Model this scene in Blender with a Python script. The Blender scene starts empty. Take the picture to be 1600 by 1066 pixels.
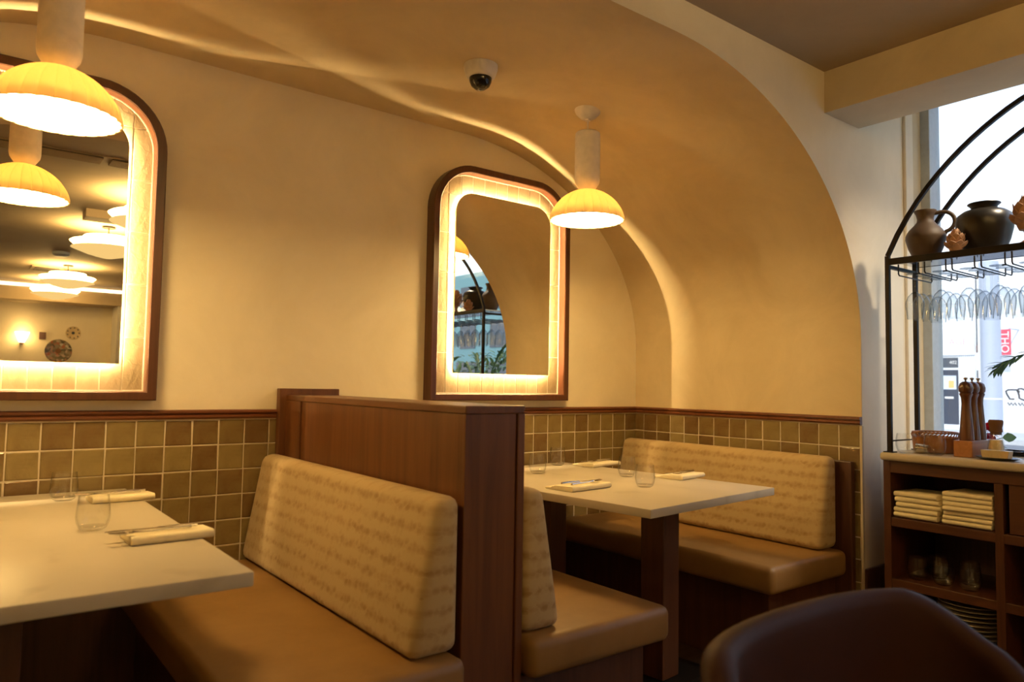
import bpy, bmesh, math, random
from mathutils import Vector, Matrix
rnd = random.Random(7)
S = bpy.context.scene
C = S.collection
PI = math.pi

# ------------------------------------------------------------------ camera
cam_d = bpy.data.cameras.new('camera')
cam_d.sensor_width = 36.0
cam_d.sensor_fit = 'HORIZONTAL'
cam_d.lens = 1139.443 / 1600 * 36
cam_d.clip_start = 0.05
cam_d.dof.use_dof = True
cam_d.dof.focus_distance = 3.4
cam_d.dof.aperture_fstop = 3.2
cam = bpy.data.objects.new('camera', cam_d)
C.objects.link(cam)
RX = Vector((0.79195077, -0.61034412, 0.01714738))
UP = Vector((-0.04958299, -0.0362948, 0.99811032))
FW = Vector((0.60856841, 0.79130446, 0.05900638))
M4 = Matrix.Identity(4)
for r in range(3):
    M4[r][0] = RX[r]; M4[r][1] = UP[r]; M4[r][2] = -FW[r]
M4.translation = (-3.28769, -3.04142, 1.17242)
cam.matrix_world = M4
S.camera = cam

# ------------------------------------------------------------------ light settings
LAMP_COL = (1.0, 0.645, 0.225)
LED_COL = (1.0, 0.70, 0.31)
K_LAMP = 34.0
K_SHADE = 1.0
K_LED = 600.0
K_ROOM = 14.0
K_SKY = 1.0
K_DOWN = 75.0
S.cycles.transparent_max_bounces = 48
S.cycles.max_bounces = 14
S.view_settings.view_transform = 'Standard'
S.view_settings.look = 'None'
S.view_settings.exposure = 0.9
S.view_settings.gamma = 1.0
S.view_settings.use_curve_mapping = False

world = bpy.data.worlds.new('overcast sky')
S.world = world
world.use_nodes = True
wt = world.node_tree
wt.nodes.clear()
wo = wt.nodes.new('ShaderNodeOutputWorld')
wb = wt.nodes.new('ShaderNodeBackground')
wr = wt.nodes.new('ShaderNodeValToRGB')
wx = wt.nodes.new('ShaderNodeSeparateXYZ')
wc = wt.nodes.new('ShaderNodeTexCoord')
wt.links.new(wc.outputs['Generated'], wx.inputs[0])
wt.links.new(wx.outputs['Z'], wr.inputs[0])
wt.links.new(wr.outputs[0], wb.inputs['Color'])
wt.links.new(wb.outputs[0], wo.inputs['Surface'])
wb.inputs['Strength'].default_value = K_SKY
cr = wr.color_ramp
cr.elements[0].position = 0.0; cr.elements[0].color = (1.15, 1.2, 1.25, 1)
cr.elements[1].position = 0.16; cr.elements[1].color = (0.88, 1.0, 1.08, 1)
for p, c in ((0.30, (0.66, 0.79, 1.06, 1)), (0.6, (0.5, 0.66, 1.0, 1))):
    e = cr.elements.new(p); e.color = c

sun_d = bpy.data.lights.new('sun', 'SUN')
sun_d.energy = 1.5
sun_d.angle = math.radians(3)
sun_d.color = (1.0, 0.97, 0.92)
sun = bpy.data.objects.new('sun', sun_d)
C.objects.link(sun)
sun.rotation_euler = Vector((0.80, 0.28, -0.53)).to_track_quat('-Z', 'Y').to_euler()
sun.location = (-6, -4, 9)

# ------------------------------------------------------------------ materials
def mat(name):
    m = bpy.data.materials.new(name); m.use_nodes = True
    nt = m.node_tree
    return m, nt, nt.nodes['Principled BSDF'], nt.nodes['Material Output']

def rgb(c): return (c[0], c[1], c[2], 1.0)

def coords(nt, scale=(1, 1, 1), kind='Object'):
    tc = nt.nodes.new('ShaderNodeTexCoord'); mp = nt.nodes.new('ShaderNodeMapping')
    mp.inputs['Scale'].default_value = scale
    nt.links.new(tc.outputs[kind], mp.inputs[0])
    return mp.outputs[0]

def noise(nt, vec, scale, detail=4, rough=.55, dist=0.0):
    n = nt.nodes.new('ShaderNodeTexNoise')
    n.inputs['Scale'].default_value = scale; n.inputs['Detail'].default_value = detail
    n.inputs['Roughness'].default_value = rough; n.inputs['Distortion'].default_value = dist
    nt.links.new(vec, n.inputs['Vector'])
    return n.outputs['Fac']

def ramp(nt, fac, stops):
    r = nt.nodes.new('ShaderNodeValToRGB')
    r.color_ramp.elements[0].position = stops[0][0]; r.color_ramp.elements[0].color = rgb(stops[0][1])
    r.color_ramp.elements[1].position = stops[-1][0]; r.color_ramp.elements[1].color = rgb(stops[-1][1])
    for p, c in stops[1:-1]:
        e = r.color_ramp.elements.new(p); e.color = rgb(c)
    nt.links.new(fac, r.inputs[0])
    return r.outputs[0]

def bump(nt, bs, fac, strength, dist=0.01):
    b = nt.nodes.new('ShaderNodeBump')
    b.inputs['Strength'].default_value = strength; b.inputs['Distance'].default_value = dist
    nt.links.new(fac, b.inputs['Height']); nt.links.new(b.outputs[0], bs.inputs['Normal'])

def math_n(nt, op, a, b=None):
    n = nt.nodes.new('ShaderNodeMath'); n.operation = op
    for i, v in enumerate((a, b)):
        if v is None: continue
        if isinstance(v, (int, float)): n.inputs[i].default_value = v
        else: nt.links.new(v, n.inputs[i])
    return n.outputs[0]

def plain(name, col, rough=.5, metal=0.0, spec=.5, coat=0.0):
    m, nt, b, o = mat(name)
    b.inputs['Base Color'].default_value = rgb(col)
    b.inputs['Roughness'].default_value = rough; b.inputs['Metallic'].default_value = metal
    b.inputs['Specular IOR Level'].default_value = spec
    b.inputs['Coat Weight'].default_value = coat
    # faint fine variation so no surface is perfectly even
    f = noise(nt, coords(nt), 35, 3)
    b2 = tuple(min(1, x * 1.06) for x in col); b1 = tuple(x * .94 for x in col)
    nt.links.new(ramp(nt, f, [(.3, b1), (.7, b2)]), b.inputs['Base Color'])
    return m

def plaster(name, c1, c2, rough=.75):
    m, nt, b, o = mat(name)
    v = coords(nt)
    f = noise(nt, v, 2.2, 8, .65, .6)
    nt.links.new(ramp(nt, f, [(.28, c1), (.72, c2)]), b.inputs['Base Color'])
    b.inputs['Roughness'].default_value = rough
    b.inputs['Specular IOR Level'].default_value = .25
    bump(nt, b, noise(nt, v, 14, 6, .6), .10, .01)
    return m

def wood(name, c1, c2, c3, axis=2, scale=1.0, rough=.42, coat=.15):
    m, nt, b, o = mat(name)
    sc = [26 * scale] * 3; sc[axis] = 1.6 * scale
    v = coords(nt, tuple(sc))
    f = noise(nt, v, 1.0, 7, .6, 1.1)
    nt.links.new(ramp(nt, f, [(.25, c1), (.5, c2), (.75, c3)]), b.inputs['Base Color'])
    b.inputs['Roughness'].default_value = rough
    b.inputs['Coat Weight'].default_value = coat; b.inputs['Coat Roughness'].default_value = .3
    bump(nt, b, f, .06, .004)
    return m

M = {}
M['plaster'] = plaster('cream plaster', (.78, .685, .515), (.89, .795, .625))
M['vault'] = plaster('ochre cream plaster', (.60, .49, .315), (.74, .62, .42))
M['white_paint'] = plaster('pale painted plaster', (.62, .60, .57), (.70, .68, .645), .7)
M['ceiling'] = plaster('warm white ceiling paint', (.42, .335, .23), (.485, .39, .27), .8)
M['wood'] = wood('mahogany stained oak', (.080, .026, .008), (.135, .047, .013), (.175, .066, .019), 2)
M['wood_y'] = wood('mahogany stained oak lengthwise', (.080, .026, .008), (.135, .047, .013), (.175, .066, .019), 1)
M['wood_x'] = wood('mahogany stained oak crosswise', (.10, .034, .011), (.18, .064, .019), (.23, .088, .027), 0)
M['dark_wood'] = wood('dark stained wood', (.045, .016, .008), (.08, .03, .014), (.11, .042, .018), 2)
M['mill_wood'] = wood('polished walnut', (.07, .022, .010), (.12, .04, .016), (.17, .06, .024), 2, 1.5, .25, .5)
M['block_wood'] = wood('orange brown wood', (.30, .12, .04), (.40, .17, .06), (.46, .21, .08), 0, 1.2)
M['pale_wood'] = wood('pale wood', (.52, .40, .22), (.60, .47, .27), (.66, .53, .32), 0, 1.2)
M['rail'] = wood('red brown varnished rail', (.10, .03, .012), (.16, .05, .018), (.20, .065, .024), 0, 1.0, .3, .4)
M['grout'] = plain('sand coloured grout', (.60, .52, .39), .85)
M['floor'] = wood('dark floor boards', (.035, .02, .012), (.06, .034, .02), (.085, .05, .03), 0, .6, .5)
M['cord'] = plain('white cord', (.75, .70, .62), .6)
M['ceramic'] = plain('matt white ceramic', (.78, .71, .63), .55)
M['black_metal'] = plain('blackened steel', (.018, .015, .014), .42, .6)
M['steel'] = plain('polished steel', (.62, .60, .58), .16, 1.0)
M['frame_metal'] = plain('grey window frame', (.48, .53, .57), .5, .1)
M['gasket'] = plain('black gasket', (.02, .025, .03), .6)
M['black_plastic'] = plain('glossy black plastic', (.012, .012, .013), .12)
M['cam_white'] = plain('white plastic', (.76, .73, .70), .4)
M['tray_metal'] = plain('polished dark steel', (.42, .43, .45), .10, 1.0)
M['frame_wood'] = wood('dark mahogany frame', (.050, .015, .006), (.085, .026, .009), (.11, .036, .013), 2, 1.0, .4, .2)
M['cab_wood'] = wood('dark red brown cabinet wood', (.045, .014, .007), (.078, .026, .010), (.10, .036, .014), 2)
M['cab_wood_y'] = wood('dark red brown cabinet wood lengthwise', (.045, .014, .007), (.078, .026, .010), (.10, .036, .014), 1)
M['napkin'] = plain('cream linen', (.80, .71, .50), .85, 0, .2)
M['leather'] = plain('brown leather', (.034, .010, .005), .6, 0, .22)
M['clay'] = plain('brown glazed clay', (.085, .05, .025), .55)
M['pot'] = plain('black glazed pottery', (.018, .015, .012), .34)
M['lotus'] = plain('terracotta', (.42, .23, .12), .6)
M['cork'] = plain('brown cork', (.16, .075, .036), .85)
M['leaf'] = plain('green leaf', (.085, .165, .06), .5)
M['pale_leaf'] = plain('pale green leaf', (.20, .34, .22), .5)
M['red'] = plain('red petals', (.62, .02, .035), .5)
M['blue'] = plain('blue enamel', (.04, .09, .26), .2)
M['plate_white'] = plain('white china', (.75, .72, .66), .2)
M['amber'] = plain('woven rattan', (.36, .15, .045), .45)
M['vent_dark'] = plain('dark vent slot', (.10, .085, .07), .7)
M['asphalt'] = plain('asphalt', (.18, .18, .19), .9)
M['pavement'] = plain('concrete pavement', (.55, .55, .55), .9)
M['facade'] = plain('white render', (.86, .87, .88), .8)
M['siding'] = plain('pale grey siding', (.62, .67, .73), .7)
M['door_blue'] = plain('slate blue door paint', (.035, .042, .065), .5)
M['sign_white'] = plain('white sign board', (.88, .88, .88), .5)
M['sign_pink'] = plain('faded red lettering', (.82, .42, .42), .6)
M['sign_red'] = plain('red banner', (.72, .10, .14), .6)
M['paper_orange'] = plain('orange notice paper', (.85, .48, .16), .7)
M['pole'] = plain('galvanised pole', (.46, .50, .58), .6, .2)
M['graffiti'] = plain('black spray paint', (.05, .05, .06), .8)
M['glass_dark'] = plain('dark window glass', (.05, .06, .08), .08)
M['teal'] = plain('teal painted front', (.12, .25, .27), .6)
M['brick_brown'] = plain('brown stone sill', (.16, .09, .08), .8)

def seat_leather():
    m, nt, b, o = mat('tan leather')
    v = coords(nt)
    f = noise(nt, v, 6, 5, .6)
    nt.links.new(ramp(nt, f, [(.3, (.245, .132, .042)), (.7, (.305, .172, .060))]), b.inputs['Base Color'])
    b.inputs['Roughness'].default_value = .48
    bump(nt, b, noise(nt, v, 160, 3), .10, .002)
    return m
M['seat'] = seat_leather()

def jacquard():
    """woven trellis: staggered rounded lozenges in a darker thread"""
    m, nt, b, o = mat('patterned jacquard')
    tc = nt.nodes.new('ShaderNodeTexCoord'); sp = nt.nodes.new('ShaderNodeSeparateXYZ')
    nt.links.new(tc.outputs['Object'], sp.inputs[0])
    uv = nt.nodes.new('ShaderNodeCombineXYZ')
    nt.links.new(math_n(nt, 'MULTIPLY', math_n(nt, 'ADD', sp.outputs['Y'], sp.outputs['X']), 1 / .021), uv.inputs[0])
    nt.links.new(math_n(nt, 'MULTIPLY', sp.outputs['Z'], 1 / .017), uv.inputs[1])
    vo = nt.nodes.new('ShaderNodeTexVoronoi'); vo.inputs['Scale'].default_value = 1.0; vo.inputs['Randomness'].default_value = .75
    nt.links.new(uv.outputs[0], vo.inputs['Vector'])
    sc = nt.nodes.new('ShaderNodeSeparateColor'); nt.links.new(vo.outputs['Color'], sc.inputs[0])
    cell = math_n(nt, 'MULTIPLY', sc.outputs[0], .34)
    edge = math_n(nt, 'MULTIPLY', vo.outputs['Distance'], -.35)
    band = math_n(nt, 'MULTIPLY', math_n(nt, 'SINE', math_n(nt, 'MULTIPLY', sp.outputs['Z'], 2 * PI / .051)), .20)
    fn = math_n(nt, 'MULTIPLY', noise(nt, tc.outputs['Object'], 320, 2), .30)
    f = math_n(nt, 'ADD', math_n(nt, 'ADD', cell, edge), math_n(nt, 'ADD', band, fn))
    col = ramp(nt, math_n(nt, 'ADD', f, .20), [(.22, (.50, .372, .195)), (.48, (.445, .318, .158)), (.75, (.35, .228, .098))])
    nt.links.new(col, b.inputs['Base Color'])
    b.inputs['Roughness'].default_value = .8
    b.inputs['Specular IOR Level'].default_value = .2
    b.inputs['Sheen Weight'].default_value = .15
    bump(nt, b, f, .12, .002)
    return m
M['fabric'] = jacquard()

def marble():
    m, nt, b, o = mat('veined white quartz')
    v = coords(nt)
    w = nt.nodes.new('ShaderNodeTexWave'); w.inputs['Scale'].default_value = .9
    w.inputs['Distortion'].default_value = 14; w.inputs['Detail'].default_value = 4
    nt.links.new(v, w.inputs['Vector'])
    f2 = noise(nt, v, 5, 6)
    f = math_n(nt, 'ADD', math_n(nt, 'MULTIPLY', w.outputs['Fac'], .6), math_n(nt, 'MULTIPLY', f2, .4))
    nt.links.new(ramp(nt, f, [(.10, (.39, .335, .255)), (.2, (.495, .437, .345)), (.7, (.52, .46, .37))]), b.inputs['Base Color'])
    b.inputs['Roughness'].default_value = .36
    b.inputs['Specular IOR Level'].default_value = .12
    return m
M['marble'] = marble()

def zellige(name, cols, rough=.2, relief=.25):
    """glazed hand-made tile: each tile takes its own tone"""
    m, nt, b, o = mat(name)
    oi = nt.nodes.new('ShaderNodeObjectInfo')
    v = coords(nt, (1, 1, 1))
    nz = noise(nt, v, 16, 4, .6, .6)
    # shift the mottling per tile
    f = math_n(nt, 'ADD', math_n(nt, 'MULTIPLY', oi.outputs['Random'], .55), math_n(nt, 'MULTIPLY', nz, .68))
    nt.links.new(ramp(nt, f, cols), b.inputs['Base Color'])
    b.inputs['Roughness'].default_value = rough
    bump(nt, b, noise(nt, v, 22, 3, .6, .8), relief, .008)
    return m
M['tile'] = zellige('olive brown glazed tile', [(.10, (.120, .064, .026)), (.35, (.160, .094, .038)), (.6, (.205, .142, .058)), (.95, (.27, .205, .085))], .2)
M['pearl'] = zellige('pearl glazed tile', [(.10, (.24, .17, .095)), (.45, (.33, .25, .15)), (.95, (.43, .34, .22))], .22, .40)

def mirror_mat():
    m, nt, b, o = mat('silvered mirror')
    b.inputs['Base Color'].default_value = (.92, .91, .86, 1)
    b.inputs['Metallic'].default_value = 1.0; b.inputs['Roughness'].default_value = .0
    return m
M['mirror'] = mirror_mat()
def painted_plate():
    m, nt, b, o = mat('hand painted plate glaze')
    vo = nt.nodes.new('ShaderNodeTexVoronoi'); vo.inputs['Scale'].default_value = 26
    nt.links.new(coords(nt), vo.inputs['Vector'])
    sc = nt.nodes.new('ShaderNodeSeparateColor'); nt.links.new(vo.outputs['Color'], sc.inputs[0])
    nt.links.new(ramp(nt, sc.outputs[0], [(.1, (.08, .07, .045)), (.35, (.17, .13, .07)), (.6, (.30, .26, .19)), (.8, (.34, .10, .04)), (.95, (.46, .44, .38))]), b.inputs['Base Color'])
    b.inputs['Roughness'].default_value = .3
    return m
M['painted'] = painted_plate()

def thin_glass(name, tint=(1, 1, 1), refl=1.0, edge=(.7, .75, .75)):
    """thin-walled clear glass: mostly see-through, brighter reflections and a darker line at grazing angles"""
    m, nt, b, o = mat(name)
    nt.nodes.remove(b)
    tr = nt.nodes.new('ShaderNodeBsdfTransparent'); gl = nt.nodes.new('ShaderNodeBsdfGlossy')
    gl.inputs['Roughness'].default_value = .05
    lw = nt.nodes.new('ShaderNodeLayerWeight'); lw.inputs['Blend'].default_value = .5
    mx = nt.nodes.new('ShaderNodeMixShader')
    pw = math_n(nt, 'POWER', lw.outputs['Facing'], 4.0)
    nt.links.new(ramp(nt, pw, [(0, tint), (.9, edge)]), tr.inputs['Color'])
    fr = math_n(nt, 'ADD', math_n(nt, 'MULTIPLY', math_n(nt, 'POWER', lw.outputs['Facing'], 5.0), .7 * refl), .055 * refl)
    nt.links.new(fr, mx.inputs[0])
    nt.links.new(tr.outputs[0], mx.inputs[1]); nt.links.new(gl.outputs[0], mx.inputs[2])
    nt.links.new(mx.outputs[0], o.inputs['Surface'])
    return m
M['glass'] = thin_glass('clear drinking glass', (.985, .985, .98), .8, (.72, .74, .74))
M['stemware'] = thin_glass('clear stemware', (.97, .98, .985), .7, (.30, .34, .38))
M['pane'] = thin_glass('window pane', (.97, .985, .98), .6, (.9, .95, .95))

def emit(name, col, k):
    m, nt, b, o = mat(name)
    nt.nodes.remove(b)
    e = nt.nodes.new('ShaderNodeEmission')
    e.inputs['Color'].default_value = rgb(col); e.inputs['Strength'].default_value = k
    nt.links.new(e.outputs[0], o.inputs['Surface'])
    return m
M['lamp_glow'] = emit('lit lamp diffuser', LAMP_COL, K_LAMP)
M['led'] = emit('warm light strip', LED_COL, K_LED)
M['room_glow'] = emit('lit pendant disc', LAMP_COL, K_ROOM)
M['lower_glow'] = emit('cream pendant shade with added glow', LAMP_COL, .55)  # the lower cone is unlit; the light it reflects is put in as emission
M['downlight_glow'] = emit('downlight lens', (1.0, .78, .5), 6.0)
M['cove_glow'] = emit('lit cove strip', (1.0, .74, .45), 2.2)
M['sconce_glow'] = emit('lit sconce', LAMP_COL, 9.0)

def shade_mat():
    m, nt, b, o = mat('pleated cream shade')
    tl = nt.nodes.new('ShaderNodeBsdfTranslucent'); mx = nt.nodes.new('ShaderNodeMixShader')
    tl.inputs['Color'].default_value = (.82, .67, .42, 1)
    b.inputs['Base Color'].default_value = (.82, .71, .50, 1); b.inputs['Roughness'].default_value = .7
    mx.inputs[0].default_value = .21
    nt.links.new(b.outputs[0], mx.inputs[1]); nt.links.new(tl.outputs[0], mx.inputs[2])
    nt.links.new(mx.outputs[0], o.inputs['Surface'])
    return m
M['shade'] = shade_mat()

# ------------------------------------------------------------------ mesh helpers
WL = {}

def thing(name, label, cat, loc=(0, 0, 0), group=None):
    o = bpy.data.objects.new(name, None)
    o.empty_display_size = .05
    C.objects.link(o); o.location = loc
    o['label'] = label; o['category'] = cat
    if group: o['group'] = group
    WL[o] = Vector(loc)
    return o

def obj(name, bm, m, parent=None, loc=None, smooth=False, label=None, cat=None, group=None, kind=None):
    """link a bmesh given in world coordinates as one object under parent (or at loc)"""
    base = Vector(loc) if loc is not None else (WL[parent] if parent else Vector((0, 0, 0)))
    bmesh.ops.recalc_face_normals(bm, faces=bm.faces[:])
    for v in bm.verts: v.co -= base
    me = bpy.data.meshes.new(name)
    bm.to_mesh(me); bm.free()
    if smooth:
        me.shade_smooth()
        try: me.set_sharp_from_angle(angle=math.radians(smooth if smooth > 1 else 40))
        except Exception: pass
    me.materials.append(M[m])
    o = bpy.data.objects.new(name, me)
    C.objects.link(o)
    if parent:
        o.parent = parent; o.location = base - WL[parent]
    else: o.location = base
    WL[o] = base
    if label: o['label'] = label
    if cat: o['category'] = cat
    if group: o['group'] = group
    if kind: o['kind'] = kind
    return o

def struct(name, bm, m, parent=None, **k):
    return obj(name, bm, m, parent, kind=None if parent else 'structure', **k)

def dup(root, loc, rotz=0.0, label=None, group=None):
    r = root.copy(); C.objects.link(r); r.location = loc
    r.rotation_euler = (root.rotation_euler[0], root.rotation_euler[1], rotz)
    if label: r['label'] = label
    if group: r['group'] = group
    WL[r] = Vector(loc)
    for ch in list(root.children):
        c = ch.copy(); C.objects.link(c); c.parent = r
        for g in ch.children:
            d = g.copy(); C.objects.link(d); d.parent = c
    return r

def B(): return bmesh.new()

def box(bm, a, b, bev=0.0, seg=2):
    x0, y0, z0 = a; x1, y1, z1 = b
    vs = [bm.verts.new(p) for p in ((x0, y0, z0), (x1, y0, z0), (x1, y1, z0), (x0, y1, z0), (x0, y0, z1), (x1, y0, z1), (x1, y1, z1), (x0, y1, z1))]
    fs = [bm.faces.new([vs[i] for i in q]) for q in ((3, 2, 1, 0), (4, 5, 6, 7), (0, 1, 5, 4), (1, 2, 6, 5), (2, 3, 7, 6), (3, 0, 4, 7))]
    if bev:
        es = list({e for f in fs for e in f.edges})
        bmesh.ops.bevel(bm, geom=es, offset=bev, segments=seg, affect='EDGES', profile=.5)
    return bm

def bx(a, b, bev=0.0, seg=2): return box(B(), a, b, bev, seg)

def prism(bm, poly, axis, a0, a1, bev=0.0, seg=3):
    def P(u, v, a):
        return (a, u, v) if axis == 'x' else ((u, a, v) if axis == 'y' else (u, v, a))
    n = len(poly)
    v0 = [bm.verts.new(P(u, v, a0)) for u, v in poly]; v1 = [bm.verts.new(P(u, v, a1)) for u, v in poly]
    fs = [bm.faces.new(v0[::-1]), bm.faces.new(v1)]
    for i in range(n):
        j = (i + 1) % n
        fs.append(bm.faces.new((v0[i], v0[j], v1[j], v1[i])))
    if bev:
        es = list({e for f in fs for e in f.edges})
        bmesh.ops.bevel(bm, geom=es, offset=bev, segments=seg, affect='EDGES', profile=.5)
    return bm

def lathe(bm, prof, c=(0, 0, 0), seg=32, ribs=0, amp=0.0, axis='z'):
    rows = []
    for r, z in prof:
        row = []
        if r < 1e-6:
            row = [bm.verts.new((0, 0, z))] * seg
        else:
            for i in range(seg):
                a = 2 * PI * i / seg
                rr = r * (1 + amp * abs(math.sin(a * ribs / 2)) ** .5) if ribs else r
                row.append(bm.verts.new((rr * math.cos(a), rr * math.sin(a), z)))
        rows.append(row)
    new = [v for row in rows for v in row]
    for A, D in zip(rows, rows[1:]):
        for i in range(seg):
            j = (i + 1) % seg
            q = []
            for v in (A[i], A[j], D[j], D[i]):
                if v not in q: q.append(v)
            if len(q) >= 3:
                try: bm.faces.new(q)
                except ValueError: pass
    for v in set(new):
        x, y, z = v.co
        if axis == 'x': x, y, z = z, x, y
        elif axis == 'y': x, y, z = x, z, y
        v.co = Vector((x, y, z)) + Vector(c)
    return bm

def tube(bm, pts, r, seg=8, closed=False, phase=0.0, caps=True):
    pts = [Vector(p) for p in pts]; n = len(pts)
    rs = r if isinstance(r, (list, tuple)) else [r] * n
    rings = []; up = None
    for i, p in enumerate(pts):
        if closed: t = pts[(i + 1) % n] - pts[i - 1]
        else: t = pts[min(i + 1, n - 1)] - pts[max(i - 1, 0)]
        t.normalize()
        if up is None:
            up = Vector((0, 0, 1)) if abs(t.z) < .9 else Vector((1, 0, 0))
        up = (up - t * up.dot(t))
        if up.length < 1e-6: up = t.orthogonal()
        up.normalize()
        s = t.cross(up)
        rings.append([bm.verts.new(p + (up * math.cos(phase + 2 * PI * k / seg) + s * math.sin(phase + 2 * PI * k / seg)) * rs[i]) for k in range(seg)])
    for i in range(n if closed else n - 1):
        A, D = rings[i], rings[(i + 1) % n]
        for k in range(seg):
            j = (k + 1) % seg
            bm.faces.new((A[k], A[j], D[j], D[k]))
    if not closed and caps:
        bm.faces.new(rings[0][::-1]); bm.faces.new(rings[-1])
    return bm

def rr_top(x0, x1, z0, z1, r, n=12):
    """outline with square bottom corners and round top corners (counter-clockwise in x,z)"""
    p = [(x0, z0), (x1, z0)]
    p += [(x1 - r + r * math.cos(a), z1 - r + r * math.sin(a)) for a in [PI / 2 * i / n for i in range(n + 1)]]
    p += [(x0 + r + r * math.cos(a), z1 - r + r * math.sin(a)) for a in [PI / 2 + PI / 2 * i / n for i in range(n + 1)]]
    return p

def clip_poly(subj, clip):
    """subject polygon cut by a convex counter-clockwise polygon"""
    out = subj[:]
    for i in range(len(clip)):
        a, b = clip[i], clip[(i + 1) % len(clip)]
        if abs(a[0] - b[0]) + abs(a[1] - b[1]) < 1e-9: continue
        def side(p): return (b[0] - a[0]) * (p[1] - a[1]) - (b[1] - a[1]) * (p[0] - a[0])
        inp, out = out, []
        if not inp: return []
        for k in range(len(inp)):
            p, q = inp[k], inp[(k + 1) % len(inp)]
            sp, sq = side(p), side(q)
            if sp >= 0: out.append(p)
            if (sp >= 0) != (sq >= 0):
                t = sp / (sp - sq)
                out.append((p[0] + t * (q[0] - p[0]), p[1] + t * (q[1] - p[1])))
    return out

def ring_loft(bm, rings, close=True):
    """skin between equal-length closed loops"""
    V = [[bm.verts.new(p) for p in r] for r in rings]
    n = len(V[0])
    seq = list(zip(V, V[1:])) + ([(V[-1], V[0])] if close else [])
    for A, D in seq:
        for i in range(n):
            j = (i + 1) % n
            bm.faces.new((A[i], A[j], D[j], D[i]))
    return bm

# ------------------------------------------------------------------ dimensions
YF = -1.38            # front of the alcove
XL = -4.13            # left end of the alcove (booths repeat every 2.065 m)
PXC = -2.065          # middle of the partition
ZC = 2.57             # room ceiling
YR = -10.5            # rear wall of the dining room
RXL = -7.0            # left wall of the dining room
XW = 0.69             # glass

# ------------------------------------------------------------------ the setting
struct('floor', bx((RXL - .1, YR - .1, -.1), (.8, .1, 0)), 'floor')
wall_back = struct('wall_back', bx((XL, 0, 0), (.1, .12, 2.6)), 'plaster')
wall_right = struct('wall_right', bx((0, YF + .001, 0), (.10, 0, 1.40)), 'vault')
struct('wall_left', bx((XL - .10, YF, 0), (XL, .1, 1.42)), 'plaster')

def arch_profile(n=40):
    c, a, b, z0 = 1.30, 1.30, 1.04, 1.40
    p = [(-c + a * math.cos(t), z0 + b * math.sin(t)) for t in [PI / 2 * i / n for i in range(n + 1)]]
    q = [(2 * PXC - x, z) for x, z in p]
    mid = [(x, z0 + b) for x in (-1.5, -1.8, PXC, -2.33, -2.63)]
    return p + mid + q[::-1]
AP = arch_profile()
bm = B()
V0 = [bm.verts.new((x, YF, z)) for x, z in AP]; V1 = [bm.verts.new((x, 0.0, z)) for x, z in AP]
W0 = [bm.verts.new((x * 1.0, YF, z + .09)) for x, z in AP]; W1 = [bm.verts.new((x, 0.0, z + .09)) for x, z in AP]
for i in range(len(AP) - 1):
    bm.faces.new((V0[i], V1[i], V1[i + 1], V0[i + 1]))
    bm.faces.new((W0[i], W0[i + 1], W1[i + 1], W1[i]))
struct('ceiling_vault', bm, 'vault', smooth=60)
# front face of the alcove with the arched opening
bm = B()
ZT = 2.75
lo = [(x, z) for x, z in AP]
def fw(x, z, y): return bm.verts.new((x, y, z))
F0 = [fw(x, z, YF) for x, z in lo]; F1 = [fw(x, ZT, YF) for x, z in lo]
for i in range(len(lo) - 1):
    bm.faces.new((F0[i], F1[i], F1[i + 1], F0[i + 1]))
box(bm, (0.0, YF, 1.40), (.002, YF + .0008, ZT))
box(bm, (.002, YF, 0), (.62, YF + .09, ZT + .1))
box(bm, (RXL, YF, 0), (XL, YF + .09, ZT))
struct('wall_front', bm, 'plaster')
# jamb pieces between the return wall and the window
struct('trim_1', bx((.435, YF - .016, .37), (.515, YF, ZT), .004), 'plaster')
struct('trim_2', bx((.515, YF - .007, .37), (.62, YF, ZT), .003), 'vault')
struct('baseboard_return', bx((0.0, YF - .016, 0), (.60, YF, .372), .004), 'dark_wood')
struct('trim_3', bx((-.012, YF - .006, 0), (.004, YF + .004, 1.01), .002), 'grout')
# room ceiling, beam and window recess
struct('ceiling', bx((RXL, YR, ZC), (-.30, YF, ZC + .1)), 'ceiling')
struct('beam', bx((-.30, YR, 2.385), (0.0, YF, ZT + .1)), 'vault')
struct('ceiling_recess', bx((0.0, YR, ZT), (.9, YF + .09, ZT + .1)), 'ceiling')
bm = bx((.362, YR, 0), (.80, YF - .002, .80))
box(bm, (.62, YR, .80), (.80, -5.6, ZT))
struct('wall_window', bm, 'plaster')
# window: sill, frame members, glass
win = struct('window_1', bx((.354, -5.6, .80), (.82, YF - .017, .835), .004), 'frame_metal')
win['kind'] = 'structure'
for a, b in (((.62, YF - .05, .835), (.742, YF, ZT)), ((.62, -5.6, .835), (.742, -5.55, ZT)), ((.64, -3.34, .835), (.742, -3.28, ZT)), ((.62, -5.55, ZT - .05), (.742, YF - .05, ZT))):
    obj('window_frame', bx(a, b, .004), 'frame_metal', win)
obj('gasket', bx((.742, YF - .03, .835), (.772, YF - .001, ZT), .003), 'gasket', win)
obj('pane', bx((.70, -3.28, .835), (.706, YF - .05, ZT - .05)), 'pane', win)
obj('pane', bx((.70, -5.55, .835), (.706, -3.34, ZT - .05)), 'pane', win)
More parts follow.
